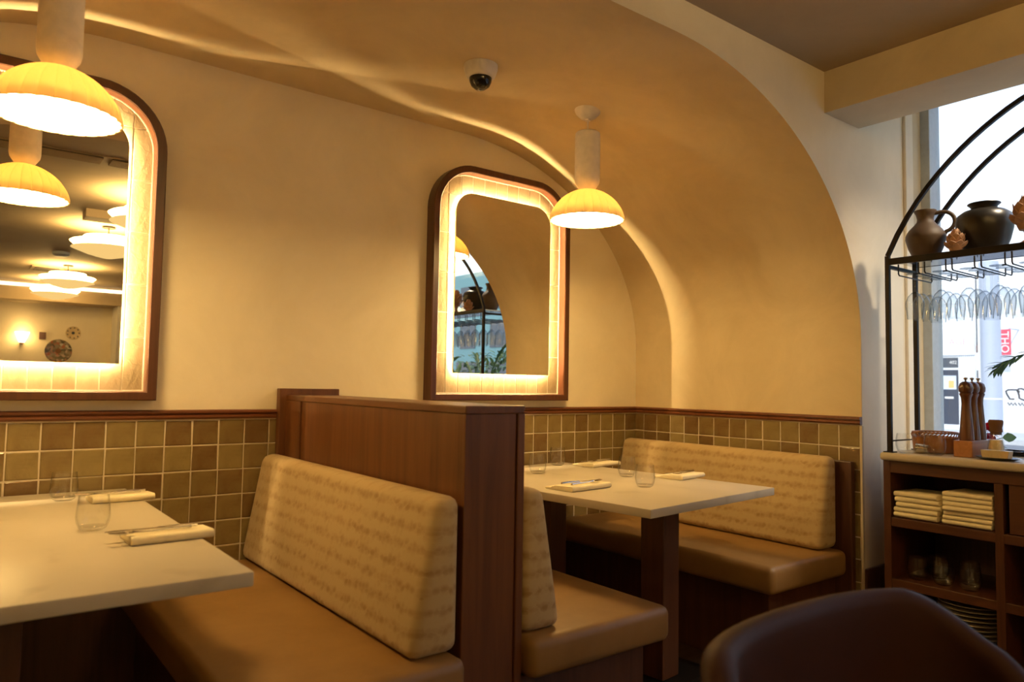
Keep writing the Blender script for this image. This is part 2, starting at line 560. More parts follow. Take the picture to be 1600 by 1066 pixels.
# recessed downlights in the window recess
def downlight(x, y, label):
    t = thing('downlight', label, 'lamp', (x, y, ZT), 'recessed downlights above the window')
    obj('trim_ring', lathe(B(), [(.052, ZT), (.052, ZT - .005), (.040, ZT - .004), (.036, ZT)], (x, y, 0), 28), 'cam_white', t, smooth=40)
    obj('lens', lathe(B(), [(0, ZT - .001), (.036, ZT - .001), (.036, ZT - .002), (0, ZT - .002)], (x, y, 0), 24), 'downlight_glow', t)
    d = bpy.data.lights.new('downlight_beam', 'SPOT')
    d.energy = K_DOWN; d.color = (1.0, .83, .60); d.spot_size = math.radians(125); d.spot_blend = .6; d.shadow_soft_size = .07
    o = bpy.data.objects.new('downlight_beam', d); C.objects.link(o); o.parent = t; o.location = (0, 0, -.012)
downlight(.16, -2.45, 'small recessed downlight over the arched shelf, hidden by the beam')
downlight(.16, -3.75, 'small recessed downlight further along the window recess')
# walls behind the camera, seen in the mirrors
struct('wall_rear', bx((RXL, YR - .1, 0), (.8, YR, ZT)), 'plaster')
struct('wall_far_left', bx((RXL - .1, YR, 0), (RXL, YF, ZT)), 'plaster')
struct('pillar', bx((-1.22, YR, 0), (-.30, YR + .5, 2.33)), 'white_paint')
bk = struct('bulkhead', bx((RXL, YR, 2.30), (-.30, YR + .55, ZC)), 'ceiling')
obj('cove_strip', bx((RXL + .1, YR + .55, 2.495), (-1.0, YR + .556, 2.545)), 'cove_glow', bk)

# dado rails
def rail_profile(s):   # (distance from wall, z)
    return [(0, 1.015), (.016 * s, 1.015), (.022 * s, 1.022), (.022 * s, 1.029), (.016 * s, 1.033), (.026 * s, 1.040), (.026 * s, 1.047), (.020 * s, 1.051), (0, 1.051)]
for k, (x0, x1) in enumerate(((XL, -2.198), (-1.932, -.0005))):
    struct('trim_%d' % (4 + k), prism(B(), [(-u, z) for u, z in rail_profile(1)], 'x', x0, x1), 'rail')
struct('trim_6', prism(B(), [(-u, z) for u, z in rail_profile(1)], 'y', YF - .001, -.027), 'rail')

struct('shade_skirt_back', bx((XL, -.012, 0), (-.012, 0, .405)), 'dark_wood')  # dark skirt added to stand in for the deep shade under the tables
struct('shade_skirt_right', bx((-.012, -1.04, 0), (0, 0, .405)), 'dark_wood')  # the same dark stand-in for shade, along the end wall
# glazed tiles of the dado, each its own piece, on a bed of grout
TW = .1
def tile_mesh(i, w, h, t=.008):
    bm = B(); g = .0022
    pv = [rnd.uniform(-.0008, .0008) for _ in range(8)]
    x0, x1, z0, z1 = g + pv[0], w - g + pv[1], g + pv[2], h - g + pv[3]
    top = [(x0, z0), (x1, z0), (x1, z1), (x0, z1)]
    o = [bm.verts.new((x, 0, z)) for x, z in top]
    m_ = [bm.verts.new((x, -t * .75, z)) for x, z in top]
    c = .0035
    i_ = [bm.verts.new((x + (c if k in (0, 3) else -c), -t - pv[4 + k] * .6, z + (c if k < 2 else -c))) for k, (x, z) in enumerate(top)]
    for A, D in ((o, m_), (m_, i_)):
        for k in range(4):
            bm.faces.new((A[k], A[(k + 1) % 4], D[(k + 1) % 4], D[k]))
    bm.faces.new(i_)
    bmesh.ops.recalc_face_normals(bm, faces=bm.faces[:])
    me = bpy.data.meshes.new('tile'); bm.to_mesh(me); bm.free()
    me.materials.append(M['tile'])
    return me
TM = [tile_mesh(i, TW, TW) for i in range(6)]
TN = [tile_mesh(i, .075, TW) for i in range(2)]
def lay_tile(parent, me, x, y, z, rz=0.0):
    o = bpy.data.objects.new('tile', me); C.objects.link(o)
    o.parent = parent; o.location = (x, y, z)
    o.rotation_euler = (rnd.gauss(0, .006), rnd.gauss(0, .002), rz + rnd.gauss(0, .006))
ZT0 = 1.0115
bed = .0075
bm = bx((XL, -bed, .36), (-2.10, 0, 1.02)); box(bm, (-2.03, -bed, .36), (0, 0, 1.02))
obj('grout', bm, 'grout', wall_back)
bm = bx((-bed, YF + .004, 0), (0, -bed, 1.02))
obj('grout', bm, 'grout', wall_right)
for r in range(6):
    z = ZT0 - TW * (r + 1)
    for c in range(20):
        x = -3.1239 + .1 * (c - 10)
        if XL - .001 <= x and x < -2.19: lay_tile(wall_back, rnd.choice(TM), x, -.0018, z)
    for c in range(21):
        x = -.0988 - .1 * (c) + .0
        if x + TW > -1.94: lay_tile(wall_back, rnd.choice(TM), x, -.0018, z)
for r in range(10):
    z = ZT0 - TW * (r + 1)
    for c in range(-1, 13):
        y = -(.0753 + .1 * c)
        if c == -1: lay_tile(wall_right, rnd.choice(TN), -.0018, -.002, z, -PI / 2)
        elif r < 6 or c > 9: lay_tile(wall_right, rnd.choice(TM), -.0018, y, z, -PI / 2)

# ------------------------------------------------------------------ back-lit mirrors
def wall_mirror(dx, label):
    t = thing('wall_mirror', label, 'mirror', (-1.041 + dx, 0, 1.088), 'back-lit wall mirrors')
    d = .064
    o = [(x + dx, z) for x, z in rr_top(-1.482, -.600, 1.088, 2.262, .235)]
    i = [(x + dx, z) for x, z in rr_top(-1.445, -.637, 1.121, 2.225, .198)]
    b = .004
    o2 = [(x + dx, z) for x, z in rr_top(-1.482 + b, -.600 - b, 1.088 + b, 2.262 - b, .231)]
    i2 = [(x + dx, z) for x, z in rr_top(-1.445 - b, -.637 + b, 1.121 - b, 2.225 + b, .202)]
    L = lambda p, y: [(x, y, z) for x, z in p]
    bm = ring_loft(B(), [L(o, -.001), L(o, -d + b), L(o2, -d), L(i2, -d), L(i, -d + b), L(i, -.001)])
    obj('frame', bm, 'frame_wood', t, smooth=35)
    g = [(x + dx, z) for x, z in rr_top(-1.450, -.632, 1.116, 2.230, .2)]
    bm = B(); prism(bm, g, 'y', -.0118, -.001)
    obj('backing', bm, 'grout', t)
    # bright bead of grout where the tiles meet the frame
    bo = [(x + dx, z) for x, z in rr_top(-1.4448, -.6372, 1.1212, 2.2248, .198)]
    bi = [(x + dx, z) for x, z in rr_top(-1.440, -.642, 1.126, 2.220, .193)]
    obj('edge_bead', ring_loft(B(), [L(bo, -.006), L(bo, -.017), L(bi, -.017), L(bi, -.006)]), 'ceramic', t, smooth=40)
    # pearl tiles in a straight stack
    ins = [(x + dx, z) for x, z in rr_top(-1.441, -.641, 1.125, 2.221, .194, 8)]
    mx0, mx1, mz0, mz1 = -1.34 + dx, -.727 + dx, 1.222, 2.128
    w, h = .0733, .1985
    for a in range(11):
        for c in range(6):
            x0 = -1.444 + dx + a * w; z0 = 1.123 + c * h
            if c and x0 > mx0 + .01 and x0 + w < mx1 - .01 and z0 > mz0 + .01 and z0 + h < mz1 - .01: continue
            g = .0018
            q = [(x0 + g, z0 + g), (x0 + w - g, z0 + g), (x0 + w - g, z0 + h - g), (x0 + g, z0 + h - g)]
            q = clip_poly(q, ins)
            if len(q) < 3: continue
            area = abs(sum(q[k][0] * q[(k + 1) % len(q)][1] - q[(k + 1) % len(q)][0] * q[k][1] for k in range(len(q)))) / 2
            if area < .0004: continue
            bm = B(); cx = sum(p[0] for p in q) / len(q); cz = sum(p[1] for p in q) / len(q)
            base = [bm.verts.new((x, -.006, z)) for x, z in q]
            top = [bm.verts.new((cx + (x - cx) * .96, -.0135 - rnd.uniform(0, .0015), cz + (z - cz) * .985)) for x, z in q]
            bm.faces.new(top)
            for k in range(len(q)):
                bm.faces.new((base[k], base[(k + 1) % len(q)], top[(k + 1) % len(q)], top[k]))
            obj('tile', bm, 'pearl', t, loc=(cx, -.006, cz))
    # light strip on the back of the mirror, then the mirror itself
    led = [(x + dx, z) for x, z in rr_top(-1.340 + .0115, -.727 - .0115, 1.222 + .0115, 2.128 - .0115, .0925)]
    obj('light_strip', ring_loft(B(), [L(led, -.0272), L(led, -.0294)], False), 'led', t)
    core = [(x + dx, z) for x, z in rr_top(-1.3280, -.7390, 1.2340, 2.1160, .092)]
    obj('mounting_plate', prism(B(), core, 'y', -.034, -.012), 'ceramic', t)
    gl = [(x + dx, z) for x, z in rr_top(-1.340, -.727, 1.222, 2.128, .104)]
    obj('mirror_glass', prism(B(), gl, 'y', -.040, -.034), 'mirror', t)
    return t
wall_mirror(0.0, 'arched mirror in a mahogany frame on the wall right of the wooden partition')
wall_mirror(-2.07, 'arched mirror in a mahogany frame on the wall left of the wooden partition')

# ------------------------------------------------------------------ booth partition
pt = thing('booth_partition', 'mahogany panelled partition standing between the two dining booths', 'partition', (PXC, -.69, 0))
xl, xr = -2.165, -1.963
obj('core_panel', bx((xl + .002, -1.372, 0), (xr - .002, -.004, 1.088)), 'wood', pt)
obj('wall_stile', bx((xl - .004, -.205, 0), (xl + .002, -.05, 1.088), .001), 'wood', pt)
obj('cap', bx((xl - .003, YF - .004, 1.088), (xr + .003, -.05, 1.111), .003), 'wood_y', pt)
obj('end_panel', bx((xl, YF, 0), (xr - .026, -1.366, 1.088), .002), 'wood', pt)
obj('end_stile', bx((xr - .024, YF - .006, 0), (xr + .002, -1.366, 1.088), .003), 'wood', pt)
obj('wall_plate', bx((-2.197, -.05, 0), (-1.934, -.0125, 1.138), .003), 'wood', pt)

# ------------------------------------------------------------------ benches
def cushion(poly, y0, y1, bev, m, name, t, axis='y'):
    bm = prism(B(), poly, axis, y0, y1, bev, 4)
    return obj(name, bm, m, t, smooth=50)

def booth_bench(label, side, xwall, yend, seat_d=.597, panel=False):
    """side = +1: the seat runs to the right of xwall, -1: to the left"""
    s = side
    t = thing('booth_bench', label, 'bench', (xwall + s * .3, -.69, 0), 'upholstered booth benches')
    P = lambda u: xwall + s * u
    q = lambda pts: pts if s > 0 else pts[::-1]
    bm = bx((min(P(.004), P(seat_d)), yend, .338), (max(P(.004), P(seat_d)), -.0135, .453), .03, 4)
    obj('seat_cushion', bm, 'seat', t, smooth=50)
    prof = [(P(u), z) for u, z in q([(.004, .455), (.158, .455), (.083, .868), (.004, .868)])]
    cushion(prof, yend + .045, -.0135, .032, 'fabric', 'backrest', t)
    obj('base', bx((min(P(.004), P(seat_d - .07)), yend + .06, 0), (max(P(.004), P(seat_d - .07)), -.0135, .338), .004), 'dark_wood', t)
    return t
booth_bench('upholstered bench on the left face of the wooden partition, long patterned backrest in view', -1, xl - .004, -1.43)
booth_bench('upholstered bench on the right face of the wooden partition, mostly hidden by it', 1, xr + .002, -1.43)
booth_bench('upholstered bench against the left end wall of the left booth, outside the picture edge', 1, XL + .02, -1.335)
tb = booth_bench('upholstered bench against the tiled right-hand end wall of the alcove', -1, -.045, -1.335)
obj('end_panel', bx((-.045, -1.352, 0), (-.012, -.012, .848), .004), 'dark_wood', tb)

# ------------------------------------------------------------------ tables
def dining_table(label, c, w, d, zt, rot, yleg):
    t = thing('dining_table', label, 'table', (c[0], c[1], 0), 'marble topped booth tables')
    obj('tabletop', bx((c[0] - w / 2, c[1] - d / 2, zt - .032), (c[0] + w / 2, c[1] + d / 2, zt), .004, 2), 'marble', t, smooth=30)
    for yy, nm in ((c[1] - d / 2 + yleg, 'pedestal'), (c[1] + d / 2 - .33, 'pedestal')):
        obj(nm, bx((c[0] - .055, yy - .055, .02), (c[0] + .055, yy + .055, zt - .032), .004), 'dark_wood', t)
        obj('foot_plate', bx((c[0] - .22, yy - .13, 0), (c[0] + .22, yy + .13, .02), .005), 'black_metal', t)
    t.rotation_euler = (0, 0, rot)
    return t
T1Z, T2Z = .765, .755
dining_table('white marble dining table in front of the left mirror', (-3.195, -.745), .885, 1.43, T1Z, 0, .33)
R2 = math.radians(6.0)
t2c = (-1.005, -.70)
dining_table('white marble dining table in the booth right of the partition', t2c, .882, 1.215, T2Z, R2, .27)

# ------------------------------------------------------------------ pendant lamps above the tables
def pendant(label, x, y, zr, rad, zc=2.44):
    t = thing('pendant_lamp', label, 'lamp', (x, y, zc), 'ribbed pendant lamps over the booths')
    c = (x, y, 0)
    obj('canopy', lathe(B(), [(0, zc), (.062, zc), (.062, zc - .012), (.056, zc - .03), (.035, zc - .052), (.014, zc - .058), (.012, zc - .066), (0, zc - .066)], c, 32), 'ceramic', t, smooth=40)
    zt = zr + .405
    obj('cord', tube(B(), [(x, y, zc - .066), (x, y, zt)], .0032, 8), 'cord', t)
    zb = zr + .142
    obj('body', lathe(B(), [(0, zt), (.05, zt), (.056, zt - .006), (.057, zt - .02), (.057, zb + .045), (.054, zb + .028), (.044, zb + .012), (.036, zb), (.034, zb - .006), (0, zb - .006)], c, 40), 'ceramic', t, smooth=40)
    prof = []
    n = 14
    for k in range(n + 1):
        tt = math.cos(PI / 2 * k / n)
        prof.append((max(.034, rad * math.sqrt(max(0, 1 - tt ** 1.7))), zr + .142 * tt))
    inner = [(max(.030, r - .005), z - .004) for r, z in prof[::-1]]
    inner[0] = (rad - .005, zr)
    obj('shade', lathe(B(), prof + inner, c, 260, 26, .036), 'shade', t, smooth=60)
    obj('diffuser', lathe(B(), [(0, zr + .010), (.07, zr + .011), (.12, zr + .014), (rad - .012, zr + .022), (rad - .018, zr + .030), (.10, zr + .050), (0, zr + .056)], c, 48), 'lamp_glow', t, smooth=60)
    return t
pendant('ribbed cream pendant lamp over the table right of the partition', -1.042, -.66, 1.915, .164)
pendant('ribbed cream pendant lamp over the left table, large and close', -3.085, -.64, 1.907, .164)

# dome camera on the vault
t = thing('dome_camera', 'small white dome security camera with black lens bubble under the vault', 'camera', (-1.668, -.70, 2.44))
c = (-1.668, -.70, 0)
obj('housing', lathe(B(), [(0, 2.44), (.068, 2.44), (.068, 2.424), (.064, 2.41), (.058, 2.395), (.046, 2.388), (0, 2.388)], c, 32), 'cam_white', t, smooth=40)
obj('dome', lathe(B(), [(.045, 2.388), (.044, 2.374), (.036, 2.356), (.02, 2.344), (0, 2.341)], c, 32), 'black_plastic', t, smooth=60)

# ------------------------------------------------------------------ table settings
def tumbler(x, y, z, label, group='stemless glasses on the booth tables', r=.040, h=.092):
    t = thing('tumbler', label, 'glass', (x, y, z), group)
    prof = [(0, z + .002), (r * .62, z), (r * .82, z + .006), (r * .98, z + .020), (r * 1.04, z + .036), (r * 1.0, z + .06), (r * .90, z + h)]
    inn = [(r * .90 - .0012, z + h), (r * 1.0 - .0016, z + .06), (r * 1.04 - .002, z + .036), (r * .98 - .003, z + .022), (r * .8, z + .011), (0, z + .009)]
    obj('bowl', lathe(B(), prof + inn, (x, y, 0), 40), 'glass', t, smooth=50)
    return t
t0 = tumbler(-2.965, -.80, T1Z, 'stemless glass on the left table, beside the nearer folded napkin')
dup(t0, (-2.97, -.22, T1Z), 0, 'stemless glass on the left table, beside the folded napkin near the wall')
dup(t0, (-3.225, -1.085, T1Z), 0, 'stemless glass on the left table, cut by the picture edge')
dup(t0, (-1.072, -.375, T2Z), 0, 'stemless glass on the right table, closest to the wooden partition')
dup(t0, (-.755, -.155, T2Z), 0, 'stemless glass on the right table, furthest back near the tiled wall')
dup(t0, (-.785, -.675, T2Z), 0, 'stemless glass mid-table on the right table, behind another glass')
dup(t0, (-.972, -.955, T2Z), 0, 'stemless glass on the right table, nearest the table front')

def fold_profile(w, h, n=6):
    """cross-section of a napkin folded over: round fold at -w/2, open layers at the back"""
    r = h / 2
    p = [(w / 2, 0)]
    p += [(-w / 2 + r - r * math.cos(a - PI / 2) * 1.0, r + r * math.sin(a - PI / 2) * 1.0) if False else (-w / 2 + r - r * math.sin(a), r - r * math.cos(a)) for a in [PI * k / n for k in range(n + 1)]]
    p += [(w * .30, h * .80), (w * .36, h * .62), (w * .36, h * .52), (w / 2, h * .40)]
    return p
def napkin(x, y, z, rot, label, L=.20, w=.125, h=.022):
    t = thing('folded_napkin', label, 'napkin', (x, y, z), 'folded napkins on the booth tables')
    bm = prism(B(), [(y + u, z + v) for u, v in fold_profile(w, h)], 'x', x - L / 2, x + L / 2, .0025, 2)
    obj('upper_fold', bm, 'napkin', t, smooth=50)
    bm = bx((x - L / 2 + .004, y - w / 2 + .02, z + .0), (x + L / 2 + .003, y + w / 2 + .03, z + .008), .003, 2)
    obj('lower_fold', bm, 'napkin', t, smooth=50)
    t.rotation_euler = (0, 0, rot)
    return t

def fork_mesh():
    bm = B()
    path = [(-.095, 0, .004), (-.06, 0, .0045), (0, 0, .0035), (.03, 0, .005), (.045, 0, .006)]
    tube(bm, path, [.0042, .0038, .0025, .0022, .004], 8)
    box(bm, (.043, -.010, .0045), (.062, .010, .0065), .001, 1)
    for k in range(4):
        yy = -.0084 + k * .0056
        tube(bm, [(.060, yy, .0055), (.080, yy, .0062), (.098, yy * .95, .009)], [.0019, .0017, .0009], 6)
    return bm
def knife_mesh():
    bm = B()
    tube(bm, [(-.105, 0, .004), (-.06, 0, .0045), (-.01, 0, .004)], [.0045, .0048, .0035], 8)
    prism(bm, [(-.012, -.006), (.085, -.008), (.105, -.003), (.108, .005), (-.012, .005)], 'z', .003, .0048)
    return bm
def cutlery(kind, x, y, z, rot, label):
    o = obj(kind, fork_mesh() if kind == 'fork' else knife_mesh(), 'steel', None, loc=(0, 0, 0), smooth=40,
            label=label, cat=kind, group='%s on the folded napkins' % ('forks' if kind == 'fork' else 'knives'))
    o.location = (x, y, z); o.rotation_euler = (0, 0, rot)
    return o
H = .0235
def setting(x, y, z, rot, where, flip=False, L=.2, sh=0.0):
    napkin(x, y, z, rot, 'cream linen napkin folded flat ' + where, L)
    f = PI if flip else 0
    ca, sa = math.cos(rot), math.sin(rot)
    P = lambda u, v: (x + u * ca - v * sa, y + u * sa + v * ca)
    a = P(sh, -.028); b = P(sh * .8, .002)
    cutlery('fork', a[0], a[1], z + H, rot + f + .06, 'steel fork lying on the folded napkin ' + where)
    cutlery('knife', b[0], b[1], z + H, rot + f - .10, 'steel knife lying on the folded napkin ' + where)
setting(-2.825, -1.010, T1Z, .03, 'at the front of the left table', True, .195, -.045)
setting(-2.815, -.300, T1Z, .03, 'on the left table near the wall', True, .185, -.04)
setting(-1.235, -.850, T2Z, R2, 'at the near left side of the right table', False, .24)
setting(-.585, -.835, T2Z, R2 + .05, 'on the right table beside the end bench', True, .20, -.03)
setting(-.575, -.275, T2Z, R2, 'on the right table in the tiled corner', True, .22, -.03)

# ------------------------------------------------------------------ sideboard by the window
CX0, CX1 = -.098, .34     # front and back
CY0, CY1 = -1.519, -3.58  # ends
ZK = .91
sb = thing('sideboard', 'mahogany sideboard with open shelves and pale worktop under the window', 'cabinet', ((CX0 + CX1) / 2, (CY0 + CY1) / 2, 0))
obj('worktop', bx((CX0 - .028, CY1 - .02, ZK - .034), (CX1 + .01, CY0 + .004, ZK), .012, 3), 'pale_top' if 'pale_top' in M else 'marble', sb, smooth=40)
ys = [CY0, -1.952, -2.37, -2.78, -3.18, CY1]
obj('side_panel', bx((CX0, CY0 - .03, 0), (CX1, CY0, ZK - .034), .002), 'cab_wood', sb)
obj('side_panel', bx((CX0, CY1, 0), (CX1, CY1 + .03, ZK - .034), .002), 'cab_wood', sb)
for yy in ys[1:-1]:
    obj('divider', bx((CX0, yy - .015, .06), (CX1, yy + .015, ZK - .034), .002), 'cab_wood', sb)
obj('back_panel', bx((CX1 - .015, CY1 + .03, .0), (CX1, CY0 - .03, ZK - .034)), 'dark_wood', sb)
obj('top_rail', bx((CX0 - .002, CY1 + .03, .825), (CX0 + .03, CY0 - .03, ZK - .034), .002), 'cab_wood_y', sb)
for zz in (.600, .345, .06):
    obj('shelf', bx((CX0 + .002, CY1 + .03, zz), (CX1 - .015, CY0 - .03, zz + .037), .002), 'cab_wood_y', sb)
obj('plinth', bx((CX0 + .03, CY1 + .03, 0), (CX0 + .05, CY0 - .03, .06)), 'dark_wood', sb)
obj('drawer_front', bx((CX0 + .004, -2.35, .64), (CX0 + .024, -1.985, .825), .003), 'cab_wood_y', sb)

# folded cloths in two stacks, every cloth a thing
def cloth(x, y, z, h, L, w, tilt, label, grp):
    bm = prism(B(), [(x + u, z + v) for u, v in fold_profile(w, h)], 'y', y - L / 2, y + L / 2, .002, 2)
    o = obj('folded_cloth', bm, 'napkin', None, loc=(x, y, z), smooth=50, label=label, cat='napkin', group=grp)
    o.rotation_euler = (0, 0, tilt)
    return o
words = ['lowest', 'second', 'third', 'fourth', 'fifth', 'sixth', 'seventh']
z = .637 + .006
for k in range(5):
    nm = 'topmost' if k == 4 else words[k]
    cloth(.03, -1.648, z, .0205, .172, .26, rnd.gauss(0, .03), 'folded cream napkin, %s of the shorter stack on the sideboard shelf' % nm, 'napkins in the shorter shelf stack'); z += .0213
z = .637 + .006
for k in range(7):
    nm = 'topmost' if k == 6 else words[k] + ' from bottom' if k else 'lowest'
    cloth(.03 - (.012 if k == 3 else 0), -1.842, z, .0178, .178, .26, rnd.gauss(0, .02), 'folded cream napkin, %s of the taller stack on the sideboard shelf' % nm, 'napkins in the taller shelf stack'); z += .0185
t = thing('napkin_tray', 'low wooden tray under the folded napkins on the sideboard shelf', 'tray', (.10, -1.745, .637))
obj('tray_base', bx((-.085, -1.932, .6375), (.30, -1.556, .642), .001), 'wood_y', t)

ORD = ['first', 'second', 'third', 'fourth', 'fifth', 'sixth', 'seventh', 'eighth', 'ninth', 'tenth', 'eleventh', 'twelfth', 'thirteenth']
# plates stacked on the bottom shelf, glasses on the middle one
pm = B(); lathe(pm, [(0, 0), (.055, 0), (.06, .004), (.118, .014), (.12, .017), (.116, .0165), (.06, .008), (0, .006)], (0, 0, 0), 40)
first = None
for k in range(13):
    if first is None:
        first = obj('dinner_plate', pm, 'plate_white', None, loc=(0, 0, 0), smooth=50, label='white china plate, one of the tall stack on the bottom shelf of the sideboard', cat='plate', group='plates stacked on the bottom shelf')
        p = first
    else:
        p = first.copy(); C.objects.link(p)
    p['label'] = 'white china plate, %s from below in the tall stack on the bottom sideboard shelf' % ORD[k]
    p.location = (.06, -1.79, .0975 + k * .0172)
for k in range(8):
    p = first.copy(); C.objects.link(p)
    p['label'] = 'white china plate, %s from below in the right bay of the sideboard' % ORD[k]; p['group'] = 'plates in the right bay'
    p.location = (.08, -2.16, .3825 + k * .0172)
for k, (x, y) in enumerate(((-.02, -1.62), (-.02, -1.72), (-.02, -1.82), (.08, -1.66), (.08, -1.78))):
    dup(t0, (x, y, .3825), 0, 'stemless glass in the dark middle sideboard shelf, %s' % ['front row nearest the corner', 'middle of the front row', 'front row nearest the divider', 'back row nearest the corner', 'back row nearest the divider'][k], 'glasses on the sideboard shelf')

# ------------------------------------------------------------------ arched shelf above the sideboard
FX, BX = -.095, .165
AY0, AYC, AR = -1.548, -2.56, 1.1034
AY1 = 2 * AYC - AY0
def arch_pt(y):
    z = 1.313 + math.sqrt(max(0, AR ** 2 - (y - AYC) ** 2))
    tt = max(0.0, 1 - abs(y - AYC) / .56)
    return z - .052 * tt ** 2 * (3 - 2 * tt)
sh = thing('arched_shelf', 'black steel arched shelf with hanging glass racks standing on the sideboard', 'shelf', ((FX + BX) / 2, AYC, ZK))
zs = arch_pt(AY0)
pa = 1.0
for x in (FX, BX):
    for y in (AY0, AY1):
        obj('post', bx((x - .009, y - .009, ZK), (x + .009, y + .009, zs), .001), 'black_metal', sh)
        obj('foot', bx((x - .02, y - .02, ZK), (x + .02, y + .02, ZK + .004)), 'black_metal', sh)
    pts = [(x, AY0 + (AY1 - AY0) * k / 48, arch_pt(AY0 + (AY1 - AY0) * k / 48)) for k in range(49)]
    obj('arch', tube(B(), pts, .0115, 4, phase=PI / 4), 'black_metal', sh)
for y in (AY0, AY1):
    obj('cross_bar', bx((FX, y - .007, 1.70), (BX, y + .007, 1.714)), 'black_metal', sh)
    obj('cross_bar', bx((FX, y - .003, .955), (BX, y + .003, .961)), 'black_metal', sh)
tray = bx((FX - .004, AY1, 1.731), (BX + .004, AY0, 1.739))
obj('shelf_tray', tray, 'tray_metal' if 'tray_metal' in M else 'black_metal', sh)
obj('shelf_rail', bx((FX - .008, AY1, 1.713), (FX + .002, AY0, 1.741), .001), 'black_metal', sh)
obj('shelf_rail', bx((BX - .002, AY1, 1.730), (BX + .008, AY0, 1.741), .001), 'black_metal', sh)
NR = 17
rows = [-1.632 - .1055 * k for k in range(NR)]
for k, y in enumerate(rows):
    bm = B()
    for s in (-1, 1):
        yy = y + s * .041
        tube(bm, [(FX + .004, yy, 1.712), (FX + .004, yy, 1.672), (FX + .012, yy, 1.665), (BX + .06, yy, 1.665), (BX + .068, yy, 1.672), (BX + .068, yy, 1.70)], .003, 6)
    tube(bm, [(FX + .006, y - .041, 1.665), (FX + .006, y - .03, 1.664)], .003, 6)
    obj('glass_rack', bm, 'black_metal', sh)

# wine glasses hanging upside down in the racks
def wine_glass(x, y, z):
    """origin at the foot, which is uppermost"""
    t = thing('wine_glass', 'clear wine glass hanging by its foot, foremost in the rack under the arched shelf', 'glass', (x, y, z), 'wine glasses hanging in the rack')
    bowl = [(.0042, z - .075), (.011, z - .081), (.026, z - .097), (.0350, z - .118), (.0362, z - .128), (.0350, z - .150), (.0310, z - .180), (.0300, z - .195)]
    inn = [(r - .0012, zz) for r, zz in bowl[::-1][:-1]] + [(0, z - .083)]
    obj('bowl', lathe(B(), bowl + inn, (x, y, 0), 28), 'stemware', t, smooth=60)
    obj('stem', lathe(B(), [(.010, z - .004), (.0045, z - .010), (.0036, z - .03), (.0036, z - .06), (.0045, z - .077), (0, z - .079)], (x, y, 0), 12), 'stemware', t, smooth=60)
    obj('foot', lathe(B(), [(0, z), (.032, z), (.0325, z - .0015), (.010, z - .004), (0, z - .004)], (x, y, 0), 28), 'stemware', t, smooth=60)
    return t
ordn = ['first', 'second', 'third', 'fourth', 'fifth', 'sixth', 'seventh', 'eighth', 'ninth', 'tenth', 'eleventh', 'twelfth', 'thirteenth', 'fourteenth', 'fifteenth', 'sixteenth', 'seventeenth']
dep = ['foremost', 'second from the front', 'third from the front', 'rearmost']
wg = None
for k, y in enumerate(rows[:12]):
    for j in range(4):
        x = -.035 + .0745 * j; z = 1.6735
        lab = 'hanging wine glass, %s in the %s rack row from the corner' % (dep[j], ordn[k])
        if wg is None:
            wg = wine_glass(x, y, z); wg['label'] = lab
        else: dup(wg, (x + rnd.uniform(-.0008, .0008), y + rnd.uniform(-.004, .004), z), rnd.uniform(0, 6), lab)

# pottery on the arched shelf
ZS = 1.741
def jug(x, y, z):
    t = thing('jug', 'brown clay jug with one handle on the arched shelf', 'jug', (x, y, z))
    pr = [(0, 0), (.046, 0), (.050, .008), (.068, .05), (.079, .09), (.078, .105), (.066, .128), (.044, .152), (.034, .165), (.032, .178), (.037, .198), (.044, .212), (.043, .215), (.038, .213), (.028, .18), (.028, .16), (0, .14)]
    obj('body', lathe(B(), [(r, z + h) for r, h in pr], (x, y, 0), 40), 'clay', t, smooth=60)
    d = Vector((.35, -.94, 0)).normalized()
    hp = [(.034, .200), (.060, .204)] + [(.066 + .044 * math.sin(a), .160 + .044 * math.cos(a)) for a in [PI * .92 * k / 10 for k in range(11)]] + [(.072, .108)]
    obj('handle', tube(B(), [Vector((x, y, z)) + d * u + Vector((0, 0, v)) for u, v in hp], [.0085] * 14, 10), 'clay', t, smooth=60)
    return t
jug(.04, -1.648, ZS)
t = thing('vase', 'squat black glazed pot with a flared lip on the arched shelf', 'vase', (.05, -1.872, ZS))
obj('body', lathe(B(), [(r, ZS + h) for r, h in [(0, 0), (.066, 0), (.072, .006), (.090, .05), (.102, .10), (.104, .13), (.096, .158), (.075, .174), (.052, .181), (.046, .187), (.048, .193), (.060, .204), (.058, .207), (.045, .196), (.042, .18), (0, .15)]], (.05, -1.872, 0), 48), 'pot', t, smooth=60)

